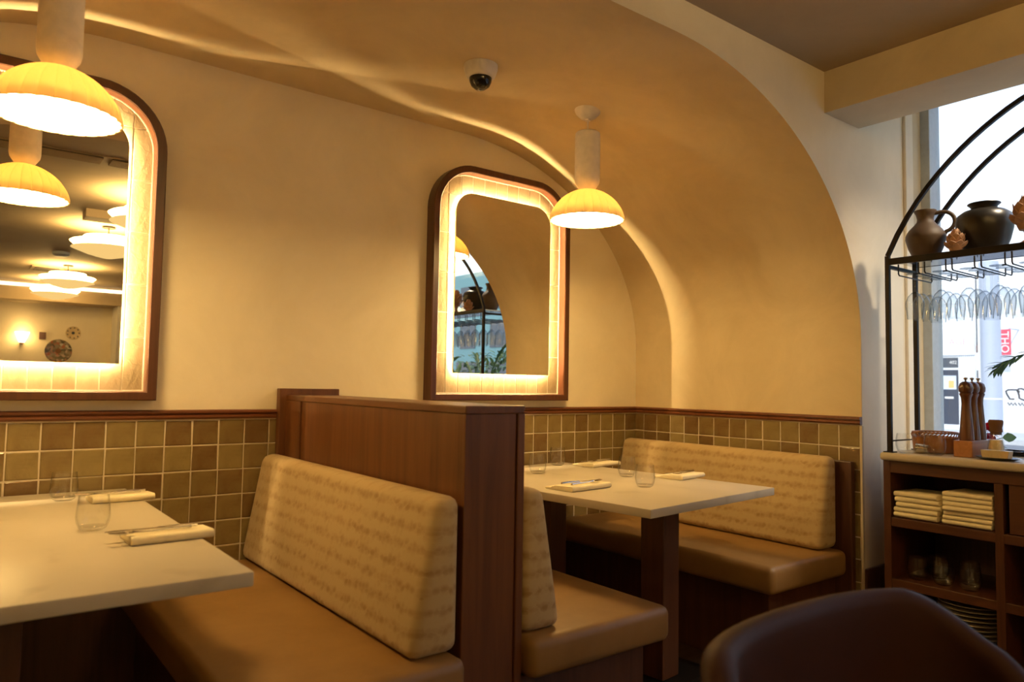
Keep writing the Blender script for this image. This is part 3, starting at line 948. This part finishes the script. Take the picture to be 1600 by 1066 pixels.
def petal(bm, base, ang, tilt, L, w, curl=.35):
    """a pointed, cupped petal standing out from base"""
    n = 5; rows_ = []
    ca, sa = math.cos(ang), math.sin(ang)
    for i in range(n + 1):
        u = i / n
        hw = w * math.sin(PI * min(1, .18 + .82 * u)) ** .8 * (1 if u < 1 else 0) + (.0006 if i == n else 0)
        th_ = tilt + curl * u
        rr = L * u * math.cos(th_); zz = L * u * math.sin(th_)
        row = []
        for s in (-1, 0, 1):
            off = s * hw
            r2 = rr - abs(s) * -.10 * hw; 
            row.append((base[0] + (r2) * ca - off * sa, base[1] + r2 * sa + off * ca, base[2] + zz + abs(s) * .25 * hw))
        rows_.append(row)
    th = .0022
    top = [[bm.verts.new(p) for p in r] for r in rows_]
    bot = [[bm.verts.new((p[0] + ca * th, p[1] + sa * th, p[2] - th)) for p in r] for r in rows_]
    for G in (top, bot):
        for a, b in zip(G, G[1:]):
            for k in range(2): bm.faces.new((a[k], a[k + 1], b[k + 1], b[k]))
    for a, b in zip(range(n), range(1, n + 1)):
        for k in (0, 2): bm.faces.new((top[a][k], top[b][k], bot[b][k], bot[a][k]))
    for row in (0, n):
        for k in range(2): bm.faces.new((top[row][k], top[row][k + 1], bot[row][k + 1], bot[row][k]))
def lotus(x, y, z, s, label, stem=0.0):
    t = thing('lotus_candleholder', label, 'ornament', (x, y, z), 'terracotta lotus ornaments')
    zb = z + stem
    obj('cup', lathe(B(), [(0, zb), (.016 * s, zb), (.020 * s, zb + .010 * s), (.022 * s, zb + .03 * s), (.016 * s, zb + .042 * s), (0, zb + .042 * s)], (x, y, 0), 20), 'lotus', t, smooth=60)
    if stem:
        obj('stem', lathe(B(), [(0, z), (.036, z), (.034, z + .008), (.014, z + .02), (.010, z + stem * .6), (.016, zb + .004), (0, zb + .004)], (x, y, 0), 24), 'lotus', t, smooth=60)
    for ring, (n, tilt, L, w) in enumerate(((8, .34, .046, .0185), (8, .72, .054, .0185), (6, 1.08, .058, .015))):
        for k in range(n):
            bm = B()
            petal(bm, (x, y, zb + .006 * s + ring * .008 * s), 2 * PI * (k + ring * .5) / n, tilt, L * s, w * s)
            obj('petal', bm, 'lotus', t, smooth=60)
lotus(-.062, -1.806, ZS, 1.22, 'small terracotta lotus ornament between the jug and the black pot')
lotus(-.02, -2.045, ZS, 1.75, 'larger terracotta lotus ornament on a stem right of the black pot', .06)
jug_b = jug(.04, -2.30, ZS)
jug_b['label'] = 'brown clay jug further along the arched shelf, seen in the right mirror only'; jug_b['group'] = 'clay jugs'

# ------------------------------------------------------------------ things on the worktop
t = thing('basket', 'round brown woven basket behind the two glasses on the worktop', 'basket', (.085, -1.655, ZK))
bm = lathe(B(), [(0, ZK + .002), (.078, ZK + .002), (.084, ZK + .01), (.088, ZK + .05), (.089, ZK + .068), (.085, ZK + .068), (.083, ZK + .012), (0, ZK + .010)], (.085, -1.655, 0), 40)
obj('body', bm, 'amber', t, smooth=40)
bm = B()
for k in range(36):
    a = 2 * PI * k / 36
    cx_, cy_ = .085 + .087 * math.cos(a), -1.655 + .087 * math.sin(a)
    tube(bm, [(cx_, cy_, ZK + .066), (cx_ + .004 * math.cos(a), cy_ + .004 * math.sin(a), ZK + .077), (.085 + .087 * math.cos(a + .17), -1.655 + .087 * math.sin(a + .17), ZK + .086)], .0022, 5)
o_ = obj('loop_border', bm, 'amber', t, smooth=60); o_['kind'] = 'stuff'
obj('rim', tube(B(), [(.085 + .087 * math.cos(2 * PI * k / 40), -1.655 + .087 * math.sin(2 * PI * k / 40), ZK + .087) for k in range(40)], .003, 6, True), 'amber', t, smooth=60)
tumbler(-.062, -1.600, ZK, 'clear tumbler on the sideboard worktop, closer to the shelf post', 'tumblers on the worktop', .040, .082)
tumbler(-.060, -1.712, ZK, 'clear tumbler on the sideboard worktop, closer to the pepper mills', 'tumblers on the worktop', .040, .082)
t = thing('measuring_cup', 'small polished steel measuring cup lying between the two clear tumblers', 'cup', (-.035, -1.657, ZK))
obj('cup', lathe(B(), [(0, -.022), (.016, -.022), (.019, 0.0), (.021, .026), (.019, .026), (.015, -.018), (0, -.018)], (-.035, -1.657, ZK + .0215), 28, axis='y'), 'steel', t, smooth=50)

t = thing('mill_stand', 'wooden block stand under the three pepper mills', 'stand', (.06, -1.80, ZK))
obj('block', bx((-.050, -1.848, ZK), (.185, -1.778, ZK + .066), .003), 'block_wood', t)
def mill(x, y, z, label):
    t = thing('pepper_mill', label, 'pepper mill', (x, y, z), 'pepper mills on the block')
    pr = [(0, 0), (.026, 0), (.0265, .010), (.026, .02), (.023, .06), (.0185, .12), (.0165, .150), (.018, .172), (.0235, .186), (.0235, .190), (.019, .192)]
    obj('body', lathe(B(), [(r, z + h) for r, h in pr] + [(0, z + .192)], (x, y, 0), 32), 'mill_wood', t, smooth=50)
    hd = [(0, .192), (.021, .192), (.0255, .200), (.0265, .214), (.022, .230), (.012, .238), (0, .239)]
    obj('head', lathe(B(), [(r, z + h) for r, h in hd], (x, y, 0), 32), 'mill_wood', t, smooth=60)
    kn = [(.004, .238), (.0035, .244), (.008, .249), (.007, .255), (0, .257)]
    obj('knob', lathe(B(), [(r, z + h) for r, h in kn], (x, y, 0), 16), 'steel', t, smooth=60)
mill(-.012, -1.814, ZK + .066, 'turned walnut pepper mill at the front of the wooden block')
mill(.054, -1.813, ZK + .066, 'turned walnut pepper mill in the middle of the wooden block')
mill(.120, -1.812, ZK + .066, 'turned walnut pepper mill at the rear of the wooden block')

t = thing('dish', 'oval black dish on the worktop under the pale box', 'dish', (-.058, -1.938, ZK))
bm = lathe(B(), [(0, 0), (.05, 0), (.066, .006), (.075, .010), (.072, .012), (.05, .004), (0, .004)], (0, 0, 0), 40)
for v in bm.verts: v.co = Vector((v.co.x * .72 - .058, v.co.y * 1.05 - 1.938, v.co.z + ZK))
obj('plate', bm, 'black_plastic', t, smooth=60)
t = thing('box', 'small pale tapered box sitting in the oval black dish', 'box', (-.055, -1.935, ZK + .004))
bm = B()
z0 = ZK + .004
prism(bm, [(-1.935 - .043, z0), (-1.935 + .043, z0), (-1.935 + .049, z0 + .034), (-1.935 - .049, z0 + .034)], 'x', -.078, -.032, .002, 2)
obj('tray_box', bm, 'pale_wood', t)
t = thing('bottle', 'glass spice bottle with a brown cork stopper on the worktop', 'bottle', (.028, -1.905, ZK))
zb = ZK
obj('body', lathe(B(), [(0, zb), (.034, zb), (.035, zb + .01), (.028, zb + .06), (.021, zb + .098), (.020, zb + .104), (.018, zb + .104), (.025, zb + .06), (.032, zb + .012), (0, zb + .006)], (.028, -1.905, 0), 32), 'glass', t, smooth=60)
obj('filling', lathe(B(), [(0, zb + .007), (.030, zb + .012), (.0245, zb + .056), (.021, zb + .074), (0, zb + .074)], (.028, -1.905, 0), 24), 'pale_wood', t, smooth=60)
obj('stopper', lathe(B(), [(0, zb + .094), (.019, zb + .094), (.020, zb + .104), (.0235, zb + .106), (.0215, zb + .122), (.025, zb + .136), (.026, zb + .148), (.022, zb + .153), (0, zb + .153)], (.028, -1.905, 0), 32), 'cork', t, smooth=50)
t = thing('serving_tray', 'black glossy tray lying behind the cork topped bottle', 'tray', (.25, -2.0, ZK))
bm = bx((.20, -2.20, ZK), (.325, -1.845, ZK + .008), .002); box(bm, (.20, -2.20, ZK + .008), (.206, -1.845, ZK + .02)); box(bm, (.319, -2.20, ZK + .008), (.325, -1.845, ZK + .02)); box(bm, (.206, -1.851, ZK + .008), (.319, -1.845, ZK + .02)); box(bm, (.206, -2.20, ZK + .008), (.319, -2.194, ZK + .02))
obj('tray', bm, 'black_plastic', t)
t = thing('folder', 'blue glossy menu folder on the black tray by the window', 'folder', (.265, -2.0, ZK + .008))
bm = prism(B(), [(-2.09, ZK + .009), (-1.915, ZK + .009), (-1.925, ZK + .020), (-1.985, ZK + .034), (-2.05, ZK + .034), (-2.09, ZK + .022)], 'x', .225, .310, .003, 2)
obj('cover', bm, 'blue', t)
obj('pages', bx((.228, -2.085, ZK + .0085), (.300, -1.918, ZK + .0095)), 'plate_white', t)

# red cut flower and a leafy plant by the window
def leaf_bm(bm, p, d, L, w, up=Vector((0, 0, 1)), bend=.25):
    d = Vector(d).normalized(); s = d.cross(up)
    if s.length < 1e-4: s = Vector((1, 0, 0))
    s.normalize(); nrm = s.cross(d)
    prof = [(0, .04), (.15, .55), (.4, 1.0), (.7, .75), (.9, .3), (1.0, .02)]
    top = []
    for u, k in prof:
        cpt = Vector(p) + d * (L * u) - nrm * (bend * L * u * u)
        top.append([bm.verts.new(cpt + s * (w * k) + nrm * .15 * w * k), bm.verts.new(cpt - nrm * .0006), bm.verts.new(cpt - s * (w * k) + nrm * .15 * w * k)])
    for a, b in zip(top, top[1:]):
        for k in range(2): bm.faces.new((a[k], a[k + 1], b[k + 1], b[k]))
    return bm
def add_leaf(t, p, d, L, w, m='leaf', name='leaf', bend=.25, up=Vector((0, 0, 1))):
    bm = leaf_bm(B(), p, d, L, w, up, bend)
    # give the blade a thickness
    g = bmesh.ops.solidify(bm, geom=bm.faces[:], thickness=.0007)
    return obj(name, bm, m, t, smooth=60)

fx, fy = .545, -1.696
t = thing('flower', 'red flower with pale green leaves in a small pot on the window sill', 'flower', (fx, fy, .835))
obj('pot', lathe(B(), [(0, .836), (.032, .836), (.040, .89), (.043, .90), (.036, .90), (.034, .89), (0, .885)], (fx, fy, 0), 28), 'pot', t, smooth=50)
obj('soil', lathe(B(), [(0, .886), (.035, .886), (.030, .890), (0, .891)], (fx, fy, 0), 20), 'cork', t, smooth=50)
obj('stem', tube(B(), [(fx, fy, .886), (fx + .003, fy + .004, .93), (fx + .002, fy + .002, .985)], .003, 6), 'pale_leaf', t)
for k in range(34):
    a = k * 2.39996; el = -1.0 + 2.2 * (k / 33)
    d = (math.cos(a) * math.cos(el), math.sin(a) * math.cos(el), math.sin(el))
    base = (fx + .008 * d[0], fy + .008 * d[1], .987 + .016 * math.sin(el))
    add_leaf(t, base, d, .042, .015, 'red', 'petal', .1)
obj('petiole', tube(B(), [(fx, fy, .93), (fx, fy - .03, .955), (fx, fy - .062, .966)], .002, 6), 'pale_leaf', t)
add_leaf(t, (fx, fy - .058, .966), (.15, -1, .10), .055, .022, 'pale_leaf', 'leaf', .1, Vector((1, 0, .1)))
for k, (d, L) in enumerate((((.2, -1, .35), .05), ((.5, -.8, .1), .07), ((-.1, .9, .3), .045), ((-.6, -.5, .2), .05))):
    add_leaf(t, (fx, fy - .01, .915 + .012 * k), d, L, .022, 'pale_leaf', 'leaf', .3)

px, py = .438, -2.26
t = thing('olive_plant', 'leafy green branch plant in a pot at the end of the worktop', 'plant', (px, py, .835))
obj('pot', lathe(B(), [(0, .836), (.06, .836), (.075, .93), (.08, 1.0), (.07, 1.0), (.065, .94), (0, .97)], (px, py, 0), 32), 'clay', t, smooth=50)
stems = [((px, py, .97), (px + .02, py + .06, 1.20), (px + .03, py + .22, 1.36), (.45, -1.86, 1.335), (.45, -1.775, 1.285)),
         ((px, py, .97), (px + .05, py - .02, 1.18), (px + .10, py + .05, 1.40), (px + .12, py + .16, 1.52)),
         ((px, py, .97), (px - .05, py - .06, 1.15), (px - .06, py - .2, 1.33)),
         ((px, py, .97), (px + .03, py - .10, 1.22), (px + .07, py - .25, 1.42))]
for sp in stems:
    P3 = [Vector(p) for p in sp]
    path = []
    n = 18
    for k in range(n + 1):
        u = k / n * (len(P3) - 1); i = min(int(u), len(P3) - 2); f = u - i
        a0 = P3[max(i - 1, 0)]; a1 = P3[i]; a2 = P3[i + 1]; a3 = P3[min(i + 2, len(P3) - 1)]
        path.append(.5 * ((2 * a1) + (a2 - a0) * f + (2 * a0 - 5 * a1 + 4 * a2 - a3) * f * f + (3 * a1 - a0 - 3 * a2 + a3) * f ** 3))
    obj('stem', tube(B(), path, [.0035 - .0024 * k / n for k in range(n + 1)], 6), 'leaf', t, smooth=60)
    for k in range(5, n + 1):
        dirn = (path[k] - path[k - 1]).normalized()
        for s in (-1, 1):
            sd = dirn.cross(Vector((0, 0, 1))).normalized() * s
            for q in range(2):
                d = dirn * .75 + sd * (.75 - .45 * q) + Vector((0, 0, rnd.uniform(-.35, .05) if q == 0 else rnd.uniform(.1, .6)))
                add_leaf(t, path[k], d, rnd.uniform(.052, .078), .0095, 'leaf')
    add_leaf(t, path[-1], path[-1] - path[-2], .05, .007, 'leaf')

# ------------------------------------------------------------------ leather chair in the foreground
ch = thing('tub_chair', 'brown leather tub chair with a curved back in the foreground', 'chair', (-2.10, -2.62, 0))
def shell(n=56, m=10):
    bm = B(); cx_, cy_ = -2.140, -2.52
    G = [[], []]
    for i in range(n + 1):
        u = -1 + 2 * i / n
        a = PI / 2 - u * math.radians(118)
        ca, sa = math.cos(a), math.sin(a)
        ca = math.copysign(abs(ca) ** .8, ca); sa = math.copysign(abs(sa) ** .8, sa)
        top = .805 - .40 * max(0, abs(u) - .42) ** 1.5
        for q in (0, 1):
            col = []
            for j in range(m + 1):
                v = j / m
                k = .84 + .16 * v ** .8
                ra, rb = (.365 - .050 * q) * k, (.205 - .050 * q) * k
                z = .34 + (top - .34) * v
                col.append(bm.verts.new((cx_ + ra * ca, cy_ + rb * sa, z)))
            G[q].append(col)
    for i in range(n):
        for j in range(m):
            bm.faces.new((G[0][i][j], G[0][i + 1][j], G[0][i + 1][j + 1], G[0][i][j + 1]))
            bm.faces.new((G[1][i][j], G[1][i][j + 1], G[1][i + 1][j + 1], G[1][i + 1][j]))
        for j in (0, m):
            bm.faces.new((G[0][i][j], G[0][i + 1][j], G[1][i + 1][j], G[1][i][j]))
    for i in (0, n):
        for j in range(m):
            bm.faces.new((G[0][i][j], G[0][i][j + 1], G[1][i][j + 1], G[1][i][j]))
    bmesh.ops.recalc_face_normals(bm, faces=bm.faces[:])
    es = [e for e in bm.edges if len(e.link_faces) == 2 and e.calc_face_angle() > .9]
    bmesh.ops.bevel(bm, geom=es, offset=.021, segments=3, affect='EDGES', profile=.5)
    return bm
obj('backrest', shell(), 'leather', ch, smooth=60)
bm = B(); lathe(bm, [(0, .36), (.24, .36), (.262, .375), (.265, .44), (.25, .46), (.15, .472), (0, .475)], (0, 0, 0), 40)
for v in bm.verts: v.co = Vector((v.co.x * 1.0 - 2.155, v.co.y * .86 - 2.615, v.co.z))
obj('seat', bm, 'leather', ch, smooth=60)
for sx in (-1, 1):
    for sy in (-1, 1):
        obj('leg', tube(B(), [(-2.155 + sx * .17, -2.60 + sy * .14, .37), (-2.155 + sx * .21, -2.60 + sy * .18, 0)], [.018, .011], 12), 'dark_wood', ch, smooth=60)

# ------------------------------------------------------------------ dining room behind the camera (seen in the mirrors)
def disc_pendant(x, y, label):
    t = thing('disc_pendant', label, 'lamp', (x, y, ZC), 'layered disc pendants')
    c = (x, y, 0)
    obj('canopy', lathe(B(), [(0, ZC), (.055, ZC), (.055, ZC - .016), (0, ZC - .02)], c, 24), 'black_metal', t, smooth=40)
    obj('rod', tube(B(), [(x, y, ZC - .016), (x, y, 2.465)], .005, 8), 'black_metal', t)
    for r, z, h in ((.205, 2.470, .036), (.31, 2.422, .050)):
        obj('lit_disc', lathe(B(), [(0, z), (r * .96, z), (r, z - .008), (r * .86, z - h), (0, z - h)], c, 48), 'room_glow', t, smooth=40)
    obj('lower_shade', lathe(B(), [(0, 2.366), (.295, 2.362), (.30, 2.356), (.17, 2.305), (.05, 2.274), (.0, 2.27)], c, 48), 'lower_glow', t, smooth=40)
for k, (x, y) in enumerate(((-2.10, -3.15), (-2.18, -4.66), (-2.17, -7.68), (-2.14, -9.35))):
    disc_pendant(x, y, 'layered white disc pendant, %s from the alcove, seen in the left mirror' % ['nearest', 'second', 'third', 'farthest'][k])
for k, (x, y) in enumerate(((-4.5, -6.0), (-4.5, -8.6))):  # two unseen pendants added to brighten the ceiling reflected in the left mirror
    disc_pendant(x, y, 'unseen layered disc pendant added to brighten the room ceiling, %s of two' % ['nearer', 'farther'][k])
t = thing('wall_sconce', 'lit conical wall sconce on the rear wall, seen in the left mirror', 'lamp', (-2.44, YR, 1.78))
bm = lathe(B(), [(0, 1.68), (.035, 1.68), (.045, 1.70), (.10, 1.84), (.094, 1.84), (0, 1.72)], (-2.44, YR + .10, 0), 32)
obj('cone', bm, 'sconce_glow', t, smooth=60)
obj('bracket', bx((-2.465, YR, 1.66), (-2.415, YR + .09, 1.70), .004), 'dark_wood', t)
def wall_plate(x, z, r, m, label, ringm, spots=9):
    t = thing('wall_plate', label, 'plate', (x, YR, z), 'plates hung on the rear wall')
    obj('dish', lathe(B(), [(0, .02), (r * .6, .02), (r, .035), (r * .97, .04), (r * .6, .026), (0, .026)], (x, YR - .015, z), 40, axis='y'), m, t, smooth=50)
    for k in range(spots):
        a = 2 * PI * k / max(1, spots)
        bm = lathe(B(), [(0, .0), (r * .10, .0), (r * .09, .004), (0, .005)], (x + r * .78 * math.cos(a), YR + .020, z + r * .78 * math.sin(a)), 10, axis='y')
        obj('painted_spot', bm, ringm, t)
    bm = lathe(B(), [(0, 0), (r * .22, 0), (r * .2, .004), (0, .005)], (x, YR + .0115, z), 16, axis='y')
    obj('painted_centre', bm, ringm, t)
wall_plate(-1.95, 1.57, .185, 'painted', 'large brown patterned plate on the rear wall, seen in the left mirror', 'cork', 0)
wall_plate(-1.76, 1.865, .105, 'pale_wood', 'small pale plate with dark spots on the rear wall, seen in the left mirror', 'door_blue')
t = thing('thermostat', 'small square dark control box on the rear wall beside the sconce', 'switch', (-2.17, YR, 1.80))
obj('case', bx((-2.215, YR, 1.745), (-2.125, YR + .03, 1.855), .004), 'brick_brown', t)

t = thing('slot_diffuser', 'long ceiling air slot with slats, seen in the left mirror', 'vent', (-2.6, -2.32, ZC))
obj('frame', bx((-3.6, -2.42, ZC - .006), (-1.4, -2.22, ZC)), 'ceiling', t)
for x0 in (-3.4, -2.53, -1.90):
    x1 = x0 + (.82 if x0 < -3 else .58)
    obj('slot', bx((x0, -2.40, ZC - .009), (x1, -2.24, ZC - .006)), 'vent_dark', t)
    for k in range(7):
        obj('slat', bx((x0, -2.395 + k * .0225, ZC - .016), (x1, -2.385 + k * .0225, ZC - .009)), 'ceiling', t)
t = thing('smoke_detector', 'round smoke detector on the room ceiling, seen in the left mirror', 'detector', (-2.36, -6.6, ZC))
obj('base', lathe(B(), [(0, ZC), (.085, ZC), (.085, ZC - .03), (.06, ZC - .05), (0, ZC - .052)], (-2.36, -6.6, 0), 28), 'frame_metal', t, smooth=40)
t = thing('ceiling_vent', 'square ceiling air vent far back, seen in the left mirror', 'vent', (-2.36, -8.2, ZC))
obj('frame', bx((-2.53, -8.42, ZC - .012), (-2.19, -7.98, ZC)), 'ceiling', t)
for k in range(6):
    obj('slat', bx((-2.49, -8.37 + k * .07, ZC - .018), (-2.23, -8.34 + k * .07, ZC - .012)), 'vent_dark', t)
t = thing('ceiling_box', 'white square access box on the room ceiling, seen in the left mirror', 'box', (-2.30, -4.02, ZC))
obj('box', bx((-2.46, -4.13, ZC - .07), (-2.18, -3.93, ZC), .003), 'ceiling', t)

# ------------------------------------------------------------------ the street
struct('ground_pavement', bx((.82, -70, -.30), (6.0, 60, -.12)), 'pavement')
struct('ground_road', bx((6.0, -70, -.34), (19.5, 60, -.24)), 'asphalt')
struct('ground_far_pavement', bx((19.5, -70, -.30), (24.3, 60, -.10)), 'pavement')
FXS = 24.0
bd = thing('shop_building', 'white rendered shop building across the street behind the window', 'building', (FXS, 7, -.1))
obj('wall', bx((FXS, -3.5, -.1), (FXS + 6, 24, 6.4)), 'facade', bd)
for k in range(14):
    zz = 2.75 + k * .24
    obj('siding_board', bx((FXS - .03 - .004 * (k % 2), 6.92, zz), (FXS, 12.0, zz + .228)), 'sign_white', bd)
obj('siding', bx((FXS - .02, 6.85, -.1), (FXS, 7.36, 2.42)), 'siding', bd)
for k in range(8):
    obj('siding_groove', bx((FXS - .028, 6.88 + k * .06, -.1), (FXS - .02, 6.90 + k * .06, 2.42)), 'facade', bd)
sg = obj('sign_board', bx((FXS - .10, 6.87, 2.42), (FXS - .03, 8.9, 3.2), .01), 'sign_white', bd, label='white sign board lettered AGE')
dr = obj('door', bx((FXS - .03, 7.40, .05), (FXS, 8.07, 1.92), .01), 'door_blue', bd, label='slate blue door with a glazed upper panel')
obj('transom', bx((FXS - .03, 7.40, 2.0), (FXS, 8.07, 2.34)), 'glass_dark', bd)
obj('door_window', bx((FXS - .04, 7.46, 1.25), (FXS - .03, 7.90, 1.72)), 'siding', bd)
obj('notice', bx((FXS - .05, 7.53, 1.30), (FXS - .04, 7.70, 1.55)), 'paper_orange', bd, label='orange paper notice in the door window')
obj('mail_slot', bx((FXS - .045, 7.55, .93), (FXS - .03, 7.83, 1.0), .004), 'plate_white', bd)
obj('door_handle', bx((FXS - .06, 7.98, .93), (FXS - .03, 8.01, 1.13), .004), 'steel', bd)
obj('shop_window', bx((FXS - .02, 6.55, 2.58), (FXS, 6.83, 5.1)), 'glass_dark', bd)
obj('window_sill', bx((FXS - .04, 6.55, 2.50), (FXS, 6.83, 2.75)), 'brick_brown', bd)
obj('mail_box', bx((FXS - .10, 6.62, 1.45), (FXS, 6.80, 1.90)), 'glass_dark', bd)
obj('step', bx((FXS - .25, 7.2, -.1), (FXS, 8.3, .05)), 'facade', bd)

def text(name, body, m, parent, loc, size, rz, ext=.004, roll=0.0):
    cu = bpy.data.curves.new(name, 'FONT'); cu.body = body; cu.size = size; cu.extrude = ext
    cu.align_x = 'CENTER'; cu.align_y = 'CENTER'
    tmp = bpy.data.objects.new('tmp', cu)
    me = bpy.data.meshes.new_from_object(tmp)
    bpy.data.objects.remove(tmp); bpy.data.curves.remove(cu)
    me.name = name; me.materials.clear(); me.materials.append(M[m])
    o = bpy.data.objects.new(name, me); C.objects.link(o)
    o.parent = parent; o.location = Vector(loc) - WL[parent]
    # face -x, reading from the far side to the near side of the street view
    R = Matrix(((0, 0, -1), (-1, 0, 0), (0, 1, 0)))
    R = R @ Matrix.Rotation(roll, 3, 'Z')
    o.rotation_euler = R.to_euler()
    return o
text('sign_letters', 'AGE', 'sign_pink', bd, (FXS - .105, 7.36, 2.86), .30, 0)
text('sign_small_letters', '40-71 241', 'sign_pink', bd, (FXS - .105, 7.38, 2.58), .10, 0)
text('house_number', '402', 'plate_white', bd, (FXS - .035, 7.55, 2.17), .16, 0)
# sprayed scrawl on the wall
def scrawl(pts, r=.024):
    return tube(B(), [(FXS - .012, y, z) for y, z in pts], r, 6)
for k in range(3):
    y0 = 5.95 - .30 * k
    pts = [(y0 - .14 - .16 * math.cos(a) * (1 + .3 * math.sin(3 * a + k)), 1.12 + .2 * math.sin(a) * (1 + .25 * math.cos(2 * a + k))) for a in [i * .45 for i in range(12)]]
    obj('graffiti_line', scrawl(pts), 'graffiti', bd)
    pts = [(y0 - .05 * i, .85 - .09 * (i % 2)) for i in range(6)]
    obj('graffiti_line', scrawl(pts, .018), 'graffiti', bd)
# teal fronted building further down the street
tbld = thing('teal_building', 'teal fronted building further down the street, seen in the right mirror', 'building', (FXS, -33, -.1))
obj('wall', bx((FXS + .3, -62, -.1), (FXS + 6, -3.6, 8.6)), 'teal', tbld)
for k in range(16):
    y1 = -5.0 - 3.5 * k
    obj('shop_window', bx((FXS + .25, y1 - 2.6, .5), (FXS + .3, y1, 2.6)), 'glass_dark', tbld)
    obj('window', bx((FXS + .25, y1 - 2.2, 3.5), (FXS + .3, y1 - .4, 5.2)), 'glass_dark', tbld)
    obj('window', bx((FXS + .25, y1 - 2.2, 6.0), (FXS + .3, y1 - .4, 7.7)), 'glass_dark', tbld)
# leafy shrub in a planter on the pavement
shb = thing('planter_shrub', 'dense green shrub in a dark planter outside the window, seen in the right mirror', 'plant', (1.45, -3.75, -.12))
obj('planter', bx((1.2, -4.5, -.12), (1.7, -3.0, .38), .01), 'black_metal', shb)
bm = B()
for k in range(620):
    p = Vector((1.45 + rnd.uniform(-.28, .28), rnd.uniform(-4.45, -3.05), rnd.uniform(.36, 1.52)))
    leaf_bm(bm, p, (rnd.gauss(0, 1), rnd.gauss(0, 1), rnd.gauss(.2, .7)), rnd.uniform(.08, .15), rnd.uniform(.016, .028))
fo = obj('foliage', bm, 'leaf', shb); fo['kind'] = 'stuff'
for k in range(4):
    y = -4.3 + .37 * k
    obj('stem', tube(B(), [(1.45, y, .36), (1.47, y + .03, .9), (1.44, y + .05, 1.3)], [.012, .009, .004], 6), 'cork', shb)
# banner and pole
bn = thing('banner', 'red vertical street banner with white letters beyond the pole', 'banner', (23.2, 6.0, 2.4))
obj('cloth', bx((23.19, 5.56, 2.36), (23.21, 5.83, 3.18), .002), 'sign_red', bn)
obj('arm', bx((23.18, 5.58, 3.18), (23.995, 5.62, 3.22)), 'pole', bn)
text('banner_letters', 'THO', 'sign_white', bn, (23.18, 5.735, 2.77), .32, 0, .004, -PI / 2)
pl = thing('utility_pole', 'thick grey utility pole standing across the street', 'pole', (22.0, 5.95, -.1))
obj('shaft', lathe(B(), [(0, -.1), (.30, -.1), (.29, 2.5), (.27, 5.2), (0, 5.2)], (22.0, 5.73, 0), 24), 'pole', pl, smooth=40)
obj('conduit', tube(B(), [(21.70, 5.93, -.1), (21.70, 5.93, 5.0)], .035, 10), 'plate_white', pl, smooth=60)
obj('band', lathe(B(), [(.302, .95), (.305, .95), (.305, 1.0), (.302, 1.0)], (22.0, 5.73, 0), 24), 'plate_white', pl)
